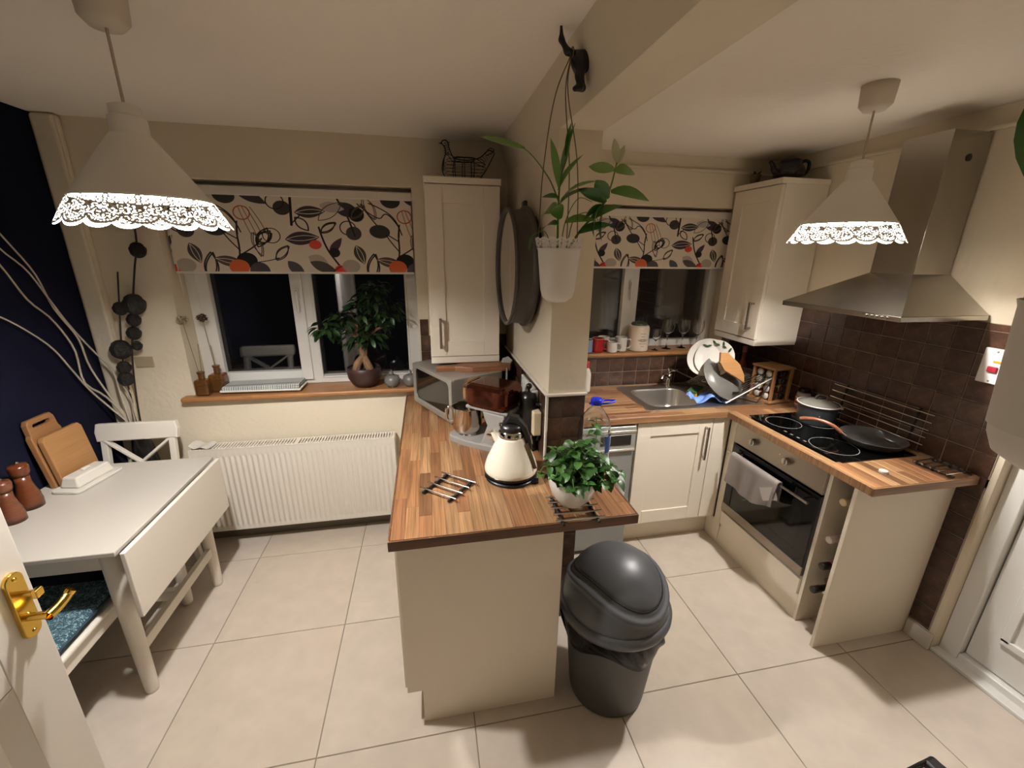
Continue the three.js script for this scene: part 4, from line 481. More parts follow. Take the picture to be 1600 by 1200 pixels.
// ---------- hob, pans ----------
{ const o = thing('hob', 'black ceramic glass hob with pale cooking-zone rings', 'hob'); const g = rm(HOB[0] - .015, HOB[1] + .012, .8985, .905, HOB[2] - .02, HOB[3] + .015, .003); part('glass', g, M(0x050505, .05), o); part('tray', bm(HOB[0] + .004, HOB[1] - .004, .86, .8986, HOB[2] + .004, HOB[3] - .004), black, o);
  for (const [x, z, r] of [[1.895, .80, .085], [1.90, 1.10, .10], [2.09, .82, .098], [2.095, 1.10, .085]]) { part('zone_ring', new THREE.TorusGeometry(r, .0016, 5, 64).scale(1, 1, .3).rotateX(Math.PI / 2).translate(x, .9052, z), M(0x8d8a86, .4), o); }
  for (let i = 0; i < 4; i++) part('touch_key', rm(1.802, 1.812, .905, .9053, .9 + i * .04, .916 + i * .04, .0001), M(0x77736e, .4), o); }
{ const o = thing('saucepan', 'grey saucepan with a pouring lip and glass lid on the far hob zone', 'saucepan', [2.075, .906, .82]); const G = M(0x3c4143, .3, .4); part('pot', lathe([[0, 0], [.082, 0], [.09, .008], [.095, .1], [.098, .104], [.094, .106], [.09, .1], [.085, .01], [0, .008]], 48), G, o); part('lip', [extr([[0, -.03], [.035, -.006], [.035, .006], [0, .03]], .006, .002).rotateX(-Math.PI / 2).rotateY(-.9).translate(.075 * Math.cos(.9), .101, .075 * Math.sin(.9))], M(0xc9c0b4, .3), o);
  const l = part('lid', lathe([[0, .132], [.03, .13], [.07, .118], [.092, .108], [.098, .107], [.1, .111], [.092, .113], [.07, .123], [.03, .135], [0, .137]], 48), M(0x76726a, .12, .2), o, 'smoked glass lid with pale rim'); part('lid_rim', new THREE.TorusGeometry(.099, .0035, 8, 56).rotateX(Math.PI / 2).translate(0, .109, 0), M(0xc9c0b4, .3), l); part('lid_knob', [cyl(.022, .018, .012, 0, .143, 0, 24), tube([[-.03, .136, 0], [-.02, .152, 0], [.02, .152, 0], [.03, .136, 0]], .006, 16, 8)], M(0x4a3f3a, .4), l);
  part('rivet', sph(.006, -.06, .06, .075, 10), chrome, o); }
{ const o = thing('frying_pan', 'dark frying pan with a brown curved handle on the near hob zone', 'frying pan', [2.10, .906, 1.115]); part('pan', lathe([[0, 0], [.095, 0], [.115, .012], [.132, .04], [.135, .041], [.133, .044], [.113, .016], [.09, .005], [0, .004]], 56), M(0x4c4a46, .28, .5), o);
  part('handle', [taperTube([[-.150, .045, -.050], [-.19, .072, -.085], [-.24, .082, -.14], [-.285, .072, -.19], [-.30, .064, -.205]].map(q => [q[0] * .62 - .03, q[1], q[2] * 1.02]), .0085, .011, 24, 10)], M(0x7a4a34, .35), o, 'brown handle'); part('handle_bracket', [rod([-.108, .034, -.045], [-.128, .05, -.056], .009, 12)], chrome, o); }
single('bottle_cap', lathe([[0, .012], [.014, .012], [.017, .01], [.018, 0], [.015, 0], [.014, .009], [0, .009]], 24), M(0xd8cfc4, .3, .2), 'small whitish cap on the right worktop in front of the hob corner', 'cap', [1.885, .9, 1.35]);
// ---------- sink, tap, drainer side ----------
{ const o = thing('sink', 'stainless steel inset sink with a bowl and drainer', 'sink'); const [x0, x1, z0, z1] = SINK, S = M(0xcdc7be, .36, 1);
  const rim = extr(rrect(.80, .46, .03, 0, 0), .005, .002, [rrect(.36, .33, .07, -.17, -.015)]).rotateX(-Math.PI / 2).translate(1.64, .899, .285); part('rim', rim, S, o);
  const ring = (w, h, r, y) => rrect(w, h, r, 0, 0, 8).map(q => [q[0] + 1.47, y, -q[1] + .30]); const L = [ring(.362, .332, .07, .903), ring(.352, .322, .07, .895), ring(.33, .30, .065, .80), ring(.30, .27, .06, .762), ring(.2, .17, .05, .752), ring(.05, .05, .02, .749)], P = [], I = [], n = L[0].length; L.forEach(r => r.forEach(q => P.push(...q))); for (let j = 0; j < L.length - 1; j++) for (let i = 0; i < n; i++) { const a = j * n + i, b = j * n + (i + 1) % n; I.push(a, b, a + n, b, b + n, a + n); } const g = new THREE.BufferGeometry(); g.setAttribute('position', new THREE.Float32BufferAttribute(P, 3)); g.setIndex(I); g.computeVertexNormals(); part('bowl', g, S, o); part('waste', cyl(.03, .03, .004, 1.47, .752, .30, 24), chrome, o);
  for (let i = 0; i < 6; i++) part('drainer_rib', rm(1.72, 2.0, .903, .908, .13 + i * .05, .138 + i * .05, .002), S, o); }
{ const o = thing('tap', 'chrome mixer tap behind the sink bowl', 'tap', [1.60, .904, .115]); part('body', lathe([[0, 0], [.026, 0], [.024, .012], [.02, .02], [.019, .09], [.02, .1], [0, .104]], 28), chrome, o); part('spout', tube([[-.005, .07, .01], [-.05, .1, .04], [-.09, .105, .07], [-.105, .085, .082]], .011, 24, 10), chrome, o); part('lever', [rod([0, .1, 0], [.0, .13, -.02], .006), tube([[0, .11, 0], [.01, .125, .02], [.03, .135, .05]], .006, 12, 8)], chrome, o); }
{ const o = thing('sponge', 'yellow washing-up sponge with a green scouring face', 'sponge', [1.685, .905, .30], .5); part('foam', rb(.1, .028, .065, .006, 0, .014, 0), M(0xd0a52a, .95, 0, { bumpMap: plasterBump, bumpScale: .004 }), o); part('scourer', rb(.1, .008, .065, .003, 0, .032, 0), M(0x2c4a2a, .95), o); o.rotation.z = .25; o.position.y = .918;
  const c = thing('dishcloth', 'crumpled pale blue dishcloth beside the sponge', 'cloth', [1.70, .905, .41]); const g = new THREE.PlaneGeometry(.25, .16, 22, 16).rotateX(-Math.PI / 2), p = g.attributes.position; for (let i = 0; i < p.count; i++) { const x = p.getX(i), z = p.getZ(i), f = .5 + .5 * Math.sin(x * 42 + z * 16 + 1); p.setXYZ(i, x * (1 - .1 * f), .004 + .048 * f * Math.exp(-Math.pow((x + .03) / .075, 2)) + .014 * Math.abs(Math.sin(z * 45 + x * 20)), z + .012 * Math.sin(x * 30)); } g.computeVertexNormals(); part('cloth', toCreasedNormals(g, .35), M(0x7fa2e6, .9, 0, { bumpMap: clothBump, bumpScale: .0015 }), c); }
// folding dish rack with plates
{ const o = thing('dish_rack', 'folding wire dish rack full of crockery on the drainer', 'dish rack', [1.755, .907, .28]); const A = [0, .012], B = [.30, .16], C = [-.14, .13], zz = [-.2, .225];
  part('rail', rod([A[0], A[1], zz[0]], [A[0], A[1], zz[1]], .005), steelDark, o); part('rail', rod([A[0], A[1], zz[1]], [B[0], B[1], zz[1]], .0055), M(0xdedbd5, .42, 1), o); part('rail', rod([A[0], A[1], zz[0]], [B[0], B[1], zz[0]], .005), chrome, o); part('rail', rod([B[0], B[1], zz[0]], [B[0], B[1], zz[1]], .005), steelDark, o); part('rail', rod([C[0], C[1], zz[0]], [C[0], C[1], zz[1] - .1], .004), steelDark, o);
  for (let i = 1; i < 22; i++) { const z = zz[0] + (zz[1] - zz[0]) * i / 22; part('wire', rod([A[0], A[1], z], [B[0], B[1], z], .0024, 6), chrome, o); if (i % 2 && i < 15) part('wire', rod([A[0] + .06, A[1] + .03, z], [C[0], C[1], z], .0024, 6), steelDark, o); }
  for (const z of zz) { part('leg', rod([.22, 0.004, z], [.06, .045, z], .004), steelDark, o); part('leg', rod([.22, .004, z], [B[0], B[1], z], .003), steelDark, o); }
  const dish = (r, y) => lathe([[0, 0], [r * .62, 0], [r * .68, .006], [r, .02], [r * 1.005, .023], [r, .025], [r * .66, .011], [r * .6, .005], [0, .005]], 48);
  const put = (o, pos, dir) => { o.position.set(...pos); o.quaternion.setFromUnitVectors(V(0, 1, 0), V(...dir).normalize()); return o; };
  const p1 = put(thing('plate', 'white dinner plate with dark green leaf pattern on its rim, standing in the rack', 'plate'), [1.765, 1.155, .335], [-.80, .42, .52]); part('dish', dish(.118), ceramicWhite, p1); for (let k = 0; k < 7; k++) { const a = -1.3 + k * .28, m = part('leaf_print', leafGeo(.034, .014, 0, 0, 3), M(0x2c3a28, .3), p1); m.position.set(Math.cos(a) * .088, .0195, Math.sin(a) * .088); m.rotation.set(0, -a + .6 + (k % 2), 0); m.rotation.z = .25; }
  const p2 = put(thing('plate', 'plain white dinner plate behind the leaf-patterned one in the rack', 'plate'), [1.742, 1.152, .296], [-.80, .42, .52]); part('dish', dish(.122), ceramicWhite, p2);
  const b = put(thing('grey_platter', 'big grey round platter lying tilted in the rack in front of the plates', 'platter'), [1.80, 1.045, .395], [.22, .66, .72]); part('dish', lathe([[0, .034], [.05, .032], [.09, .026], [.115, .014], [.13, .002], [.15, -.002], [.15, -.005], [.128, -.003], [.112, .009], [.09, .02], [.05, .027], [0, .029]], 52), M(0x6b6862, .28, .2), b);
  const w = thing('wooden_board', 'small light wooden board leaning in the dish rack against the plates', 'cutting board', [1.79, 1.115, .46]); part('board', extr([[-.085, .115], [-.03, .11], [.055, .035], [.088, -.035], [.085, -.085], [.03, -.05], [-.06, .0], [-.09, .05]].map(q => [q[0] * .92, q[1] * .95]), .012, .003).rotateX(-.25), oakLight, w);
  ['nearest the camera', 'second from the camera', 'third from the camera', 'furthest back under the platter'].forEach((where, i) => { const c = thing('cutlery', `dark-handled cutlery in the front of the dish rack, ${where}`, 'cutlery', [1.80 + (3 - i) * .02, .955 + (3 - i) * .004, .47 - i * .03], 0, 'cutlery drying in the rack'); part('handle', rod([-.05, .012, .02], [.03, -.005, -.01 + .01 * (i % 2)], .006, 8), black, c); part('blade', rod([.03, -.005, -.01 + .01 * (i % 2)], [.09, .012, -.03], .0035, 6), chrome, c); }); }
// ---------- mugs, jar and glasses on the sink sill ----------
{ const mug = (label, x, z, r, h, mat, inner, a, hm) => { const o = thing('mug', label, 'mug', [x, 1.14, z], a, 'mugs on the sill over the sink'); part('cup', lathe([[0, 0], [r * .9, 0], [r, .006], [r, h], [r - .004, h], [r - .004, .008], [0, .008]], 36), mat, o); part('rim', new THREE.TorusGeometry(r - .002, .0022, 8, 36).rotateX(Math.PI / 2).translate(0, h, 0), inner, o); part('handle', tube([[r - .002, h * .82, 0], [r + .02, h * .84, 0], [r + .03, h * .55, 0], [r + .02, h * .25, 0], [r - .002, h * .2, 0]], .005, 24, 8), hm ?? mat, o); };
  const wh = ceramicWhite, red = M(0xa81d1f, .2);
  mug('pale blue enamel mug with white handle, leftmost on the sink sill by the partition', 1.045, -.02, .037, .085, M(0x8b9bb5, .25), wh, .1, wh); mug('bright red mug on the sink sill', 1.125, -.03, .042, .092, red, M(0xd6b8ae, .3), -.5); mug('small white enamel mug with dark rim, in front of another mug', 1.215, .0, .036, .072, ceramicWhite, M(0x4a3a32, .4), -.35); mug('white mug standing behind the small dark-rimmed mug, mostly hidden', 1.19, -.085, .04, .09, M(0xd9cfc4, .2), wh, 1.5); mug('tall plain white mug beside the storage crock', 1.293, -.03, .041, .095, ceramicWhite, wh, -.15);
  const j = thing('storage_crock', 'large cream storage crock printed with dark lettering, on the sink sill', 'storage jar', [1.425, 1.14, -.045]); const cr = M(0xdccbb6, .35); part('jar', lathe([[0, 0], [.068, 0], [.072, .006], [.072, .155], [.066, .172], [.05, .176], [0, .176]], 44), cr, j); part('lid', lathe([[.052, .174], [.056, .18], [.05, .19], [.02, .2], [0, .2]], 36), M(0x46533a, .3), j, 'dark green lid');
  const pt = canvasTex(256, 256, (c, w, h) => { c.fillStyle = '#dccbb6'; c.fillRect(0, 0, w, h); c.fillStyle = '#3a2e28'; c.textAlign = 'center'; const mark = (y, w2, n) => { for (let i = 0; i < n; i++) { const x = 128 - w2 / 2 + w2 * i / (n - 1); c.fillRect(x - 3, y - 7, 4, 14); c.fillRect(x - 3, y - 7 + (i % 3) * 5, 9, 3); } }; mark(52, 70, 6); mark(90, 60, 6); c.lineWidth = 4; c.strokeStyle = '#3a2e28'; c.beginPath(); c.ellipse(128, 140, 52, 20, 0, 0, 7); c.stroke(); c.beginPath(); c.ellipse(128, 140, 80, 10, 0, 0, 7); c.stroke(); mark(140, 76, 7); mark(186, 96, 9); mark(222, 48, 5); });
  part('print', new THREE.CylinderGeometry(.0724, .0724, .13, 30, 1, true, -.75, 1.5).translate(0, .085, 0), M(0xffffff, .35, 0, { map: pt }), j);
  const wg = (label, x, z, s) => { const o = thing('wine_glass', label, 'wine glass', [x, 1.14, z], 0, 'wine glasses on the sill'); part('glass', lathe([[0, 0], [.034, 0], [.034, .002], [.008, .006], [.0038, .02], [.0036, .085], [.012, .095], [.034, .12], [.042, .15], [.038, .2], [.036, .2], [.0395, .15], [.032, .122], [.011, .098], [0, .097]].map(q => [q[0] * s, q[1] * s]), 36), glassM, o); };
  wg('small stemmed glass right beside the storage crock', 1.548, -.02, .72); wg('largest round wine glass on the sink sill, second from the crock', 1.655, -.055, 1.05); wg('wine glass on the sink sill, third from the crock', 1.785, -.07, 1); wg('last wine glass on the sink sill, behind the plates', 1.885, -.05, .98); }
// ---------- corner: spice rack, jars ----------
{ const o = thing('spice_rack', 'square revolving wooden spice rack holding rows of little jars', 'spice rack', [2.11, .90, .44], .12), s = .068; part('base', rb(.17, .014, .17, .003, 0, .012, 0), oak, o); part('turntable', cyl(.06, .06, .006, 0, .003, 0), black, o); part('top', rb(.17, .012, .17, .003, 0, .222, 0), oak, o);
  part('core', rb(.05, .196, .05, .002, 0, .117, 0), oak, o); for (const [a, b] of [[1, 1], [1, -1], [-1, -1], [-1, 1]]) part('corner_post', rb(.02, .196, .012, .002, a * s, .117, b * (s + .004)), oak, o); part('rail', [bm(s - .004, s + .004, .02, .215, -.022, .022)], oak, o);
  const cap = M(0xcfc8bc, .25, .3), gl = M(0x6a6258, .12), spices = ['#7a3a1c', '#8a6a30', '#3f4a24', '#5a3020'].map(c => M(c, .3)); const jarG = lathe([[0, 0], [.018, 0], [.019, .004], [.019, .026], [0, .026]], 18).rotateZ(Math.PI / 2), capG = lathe([[0, .026], [.0195, .026], [.0195, .04], [0, .04]], 18).rotateZ(Math.PI / 2);
  let k = 0; for (const [fx, fz, ang] of [[-1, 0, 0], [0, 1, Math.PI / 2]]) for (const q of [-.034, .03]) for (let r = 0; r < 4; r++) { const lx = fx ? -.028 : q, lz = fz ? .028 : q, c = Math.cos(.12), n = Math.sin(.12); const j = thing('spice_jar', `${fx ? 'pale-lidded' : 'dark'} spice jar, ${['lowest', 'third', 'second', 'top'][r]} in the ${q < 0 ? (fx ? 'far' : 'left') : (fx ? 'near' : 'right')}${''} column of the rack's ${fx ? 'left' : 'front'} face`, 'jar', [2.11 + c * lx + n * lz, .942 + r * .048, .44 - n * lx + c * lz], ang + .12, fx ? 'spice jars on the rack left face' : 'spice jars on the rack front face'); part('jar', jarG, spices[k++ % 4], j); part('lid', capG, fx ? cap : M(0x3a302a, .15, .5), j); }
  const h = thing('preserve_jar', 'glass jar with red and white label behind the saucepan', 'jar', [2.205, .90, .60]); part('jar', lathe([[0, 0], [.036, 0], [.038, .006], [.038, .085], [.03, .1], [0, .1]], 28), M(0x8f8378, .12), h); part('lid', cyl(.033, .033, .018, 0, .112, 0, 28), M(0x2a2320, .2, .5), h); part('label', new THREE.CylinderGeometry(.0385, .0385, .05, 28, 1, true).translate(0, .045, 0), M(0xffffff, .5, 0, { map: canvasTex(128, 32, (c, w, hh) => { c.fillStyle = '#cfc0b2'; c.fillRect(0, 0, w, hh); c.fillStyle = '#a33a3a'; c.fillRect(0, 6, w, 20); c.fillStyle = '#cfc0b2'; c.fillRect(20, 12, 30, 5); c.fillRect(80, 12, 30, 5); }) }), h);
  const gj = thing('glass_jar', 'clear round jar in the corner behind the dish rack', 'jar', [2.02, .90, .30]); part('jar', lathe([[0, 0], [.04, 0], [.05, .02], [.05, .07], [.035, .1], [.035, .12], [.032, .12], [.032, .1], [.046, .07], [.046, .02], [0, .006]], 32), glassM, gj); part('lid', cyl(.038, .038, .018, 0, .128, 0, 28), M(0x6d685c, .35, .5), gj);
  const fl = thing('oil_bottle', 'amber bottle with pinkish top in the dark corner under the cupboard', 'bottle', [2.13, .90, .15]); part('bottle', lathe([[0, 0], [.032, 0], [.034, .01], [.034, .15], [.014, .2], [.013, .25], [0, .25]], 28), M(0x7a3d20, .15), fl); part('cap', cyl(.016, .016, .04, 0, .265, 0, 20), M(0x9a5a54, .4), fl); }
// ---------- right wall cupboard, teapot ----------
{ const o = thing('wall_cabinet', 'cream wall cupboard on the right wall between window and extractor hood', 'cupboard'); const X = 1.958, x1 = XR - .008, z1 = .408, y0 = 1.250, y1 = 2.195;
  part('carcass', [bm(X + .022, x1, y0 + .012, y1 - .03, .024, z1 - .018)], cream, o); part('side_panel', rm(X + .021, x1, y0 + .012, y1 - .028, z1 - .018, z1, .002), cream, o); part('cornice', rm(X - .012, x1, y1 - .03, y1, .02, z1 + .006, .004), cream, o); part('light_pelmet', rm(X + .004, x1, y0 - .004, y0 + .032, .03, z1 - .002, .003), cream, o);
  const d = new THREE.Group(); d.name = 'door'; o.add(d); const f = (a, b, c, e) => rm(X, X + .02, a, b, c, e, .002), Y0 = y0 + .036, Y1 = y1 - .034, zA = .026, zB = z1 - .004, F = .08; part('door_frame', [f(Y0, Y1, zA, zA + F), f(Y0, Y1, zB - F, zB), f(Y0, Y0 + F, zA + F, zB - F), f(Y1 - F, Y1, zA + F, zB - F)], cream, d); part('door_panel', bm(X + .009, X + .016, Y0 + F - .002, Y1 - F + .002, zA + F - .002, zB - F + .002), cream, d);
  part('handle', [rb(.010, .17, .014, .003, X - .03, Y0 + .14, zB - .05), rb(.03, .012, .012, .002, X - .015, Y0 + .065, zB - .05), rb(.03, .012, .012, .002, X - .015, Y0 + .215, zB - .05)], satinNickel, d); }
{ const o = thing('teapot', 'dark navy teapot on top of the right cupboard', 'teapot', [2.085, 2.196, .29], 0), D = M(0x090b12, .22); part('body', lathe([[0, 0], [.06, 0], [.078, .025], [.08, .05], [.07, .075], [.058, .085], [.056, .102], [0, .104]], 40), D, o); part('lid', lathe([[.055, .1], [.054, .108], [.03, .118], [0, .12]], 32), D, o); part('knob', sph(.011, 0, .126, 0, 12), M(0x6a6250, .3), o); part('spout', taperTube([[-.07, .035, 0], [-.1, .05, 0], [-.118, .08, 0], [-.135, .095, 0]], .02, .009, 16, 12), D, o); part('handle', tube([[.062, .09, 0], [.09, .11, 0], [.12, .105, 0], [.125, .07, 0], [.1, .035, 0], [.07, .025, 0]], .009, 24, 10), D, o);
  const n = thing('ornament_cup', 'small dim patterned ornament on the cupboard beside the teapot', 'ornament', [2.005, 2.196, .12]); part('cup', lathe([[0, 0], [.02, 0], [.03, .03], [.034, .055], [.03, .055], [.026, .03], [0, .01]], 24), M(0x6a5c34, .4), n); part('sprig', [0, 1, 2, 3, 4].map(k => leafGeo(.05, .018, .2, .2).rotateZ(.9).rotateY(k * 1.26).translate(0, .04, 0)), M(0x4a4424, .7), n); }
// ---------- extractor hood ----------
{ const o = thing('extractor_hood', 'stainless steel chimney extractor hood over the hob', 'extractor hood'); const x0 = 1.812, x1 = XR - .008, z0 = .716, z1 = 1.298, y0 = 1.537, cx0 = 2.062, cz0 = .925, cz1 = 1.115, ym = 1.712;
  part('lip', rm(x0, x1, y0, y0 + .022, z0, z1, .003), hoodSteel, o); const B = [[x0, z0], [x0, z1], [x1, z1], [x1, z0]].map(([x, z]) => [x, y0 + .022, z]), T = [[cx0, cz0], [cx0, cz1], [x1, cz1], [x1, cz0]].map(([x, z]) => [x, ym, z]), P = []; for (let i = 0; i < 4; i++) { const j = (i + 1) % 4; P.push(...B[i], ...B[j], ...T[j], ...B[i], ...T[j], ...T[i]); } P.push(...T[0], ...T[1], ...T[2], ...T[0], ...T[2], ...T[3]); const g = new THREE.BufferGeometry(); g.setAttribute('position', new THREE.Float32BufferAttribute(P, 3)); g.computeVertexNormals(); part('canopy', g, hoodSteel, o);
  part('chimney', [rm(cx0, x1, ym - .004, 2.268, cz0, cz1, .002)], hoodSteel, o); part('vent_opening', cyl(.014, .014, .003, 0, 0, 0, 20).rotateX(Math.PI / 2).translate(2.17, 2.17, cz1 + .001), black, o);
  part('filter', bm(x0 + .03, x1 - .03, y0 - .003, y0, z0 + .03, z1 - .03), steelDark, o); for (let i = 0; i < 5; i++) part('button', cyl(.005, .005, .006, 0, 0, 0, 12).rotateZ(Math.PI / 2).translate(x0 - .003, y0 + .011, 1.16 + i * .021), chrome, o); }
// ---------- switches ----------
{ const o = thing('double_socket', 'white double plug socket on the partition tiles, behind the kettle', 'socket', [PX0 - .01, 1.135, .645]); part('plate', [rm(-.014, .0, -.043, .043, -.075, .075, .004)], upvc, o); part('rocker', [rm(-.018, -.013, .016, .034, -.03, -.014, .002), rm(-.018, -.013, .016, .034, .014, .03, .002)], upvc, o); part('pin_slot', [bm(-.0146, -.0138, -.008, .003, -.05, -.046), bm(-.0146, -.0138, -.008, .003, .046, .05)], black, o);
  const w = thing('switch_box', 'white surface switch box on the partition tiles, between socket and timer', 'switch', [PX0 - .01, 1.14, .80]); part('box', rm(-.032, 0, -.045, .045, -.07, .07, .006), upvc, w); part('rocker', rm(-.037, -.03, -.02, .02, -.03, .03, .003), upvc, w); part('neon', rm(-.0335, -.0318, -.036, -.026, .03, .042, .0005), black, w);
  const t = thing('heating_timer', 'cream box with a small dark display, nearest the partition end', 'timer', [PX0 - .01, 1.055, .865]); part('case', rm(-.038, 0, -.062, .05, -.06, .075, .006), M(0xdccaa5, .45), t); part('display', rm(-.0395, -.037, .004, .03, -.014, .024, .0006), black, t);
  const c = thing('cooker_switch', 'white cooker switch plate with red rocker and orange neon on the right tiles', 'switch', [XR - .008, 1.362, 1.372]); part('plate', rm(-.012, 0, -.072, .072, -.044, .044, .004), upvc, c); part('rocker', rm(-.02, -.01, -.024, .0, -.014, .018, .003), M(0x96202f, .35), c, 'red rocker'); part('neon', rm(-.015, -.011, .016, .024, -.004, .022, .001), M(0xff7a20, .3, 0, { emissive: 0xff6a10, emissiveIntensity: 1.5 }), c, 'lit orange neon'); part('screw', [sph(.004, -.012, -.06, 0, 8), sph(.004, -.012, .06, 0, 8)], satinNickel, c); }
// ---------- mirror, hook, hanging planters ----------
{ const o = thing('round_mirror', 'round mirror in a deep dark metal frame on the partition wall', 'mirror', [.463, 1.71, .607]); const R = .266, f = M(0x4a4640, .4, .35); part('frame', lathe([[R, 0], [R + .006, .006], [R + .006, .02], [R - .004, .026], [R - .008, .03], [R - .012, .085], [R - .006, .09], [R - .008, .098], [R - .016, .1], [R - .02, .094], [R - .02, .008], [R, 0]], 72).rotateZ(Math.PI / 2), f, o); part('glass', cyl(R - .019, R - .019, .004, 0, 0, 0, 72).rotateZ(Math.PI / 2).translate(-.088, 0, 0), M(0xbdb8b0, .02, 1), o); part('front_rim', new THREE.TorusGeometry(R - .010, .0095, 10, 72).rotateY(Math.PI / 2).translate(-.094, 0, 0), f, o); part('backing', cyl(R - .03, R - .03, PX0 - .463, 0, 0, 0, 48).rotateZ(Math.PI / 2).translate((PX0 - .463) / 2, 0, 0), blackMatte, o); part('hanger', rb(.02, .03, .05, .008, -.012, R + .012, 0), f, o); }
{ const o = thing('dog_hook', 'black wall hook shaped like the hind part of a dog, tail curving up', 'hook', [.466, 2.285, 1.30]), K = M(0x0a0909, .35);
  // one continuous body: torso stump, two hind legs and tail
  const bones = [[[.012, .01, 0], [-.03, .004, 0], .036, .034], [[-.03, .002, .014], [-.036, -.05, .018], .026, .014], [[-.036, -.05, .018], [-.03, -.085, .018], .014, .012], [[-.03, -.085, .018], [-.05, -.092, .02], .012, .010], [[-.03, .002, -.014], [-.02, -.045, -.018], .026, .014], [[-.02, -.045, -.018], [-.008, -.075, -.018], .014, .011], [[-.008, -.075, -.018], [-.026, -.08, -.018], .011, .009], [[-.045, .022, 0], [-.08, .03, 0], .014, .011], [[-.08, .03, 0], [-.105, .065, 0], .011, .009], [[-.105, .065, 0], [-.108, .115, 0], .009, .004]];
  const N = 64, S = .15, mc = new MarchingCubes(N, K, false, false, 60000); mc.isolation = 0; const c0 = [-.045, .005, 0];
  for (let k = 0; k < N; k++) for (let j = 0; j < N; j++) for (let i = 0; i < N; i++) { const p = [c0[0] + (i / N * 2 - 1) * S, c0[1] + (j / N * 2 - 1) * S, c0[2] + (k / N * 2 - 1) * S]; let d = 9; for (const [a, b, ra, rb_] of bones) { let t = 0, L = 0; for (let q = 0; q < 3; q++) { t += (p[q] - a[q]) * (b[q] - a[q]); L += (b[q] - a[q]) ** 2; } t = Math.min(1, Math.max(0, t / L)); let s = 0; for (let q = 0; q < 3; q++) s += (p[q] - a[q] - t * (b[q] - a[q])) ** 2; const e = Math.sqrt(s) - ra - (rb_ - ra) * t, h = Math.max(.012 - Math.abs(d - e), 0) / .012; d = Math.min(d, e) - h * h * .003; } mc.field[i + j * N + k * N * N] = -d; }
  mc.update(); const n = mc.count, g = new THREE.BufferGeometry(); const pa = mc.positionArray.slice(0, n * 3); for (let i = 0; i < n * 3; i++) pa[i] = (pa[i] * S + c0[i % 3]) * .74; g.setAttribute('position', new THREE.BufferAttribute(pa, 3)); let gg = mergeVertices(g, 1e-5); gg.computeVertexNormals(); part('body', gg, K, o); }
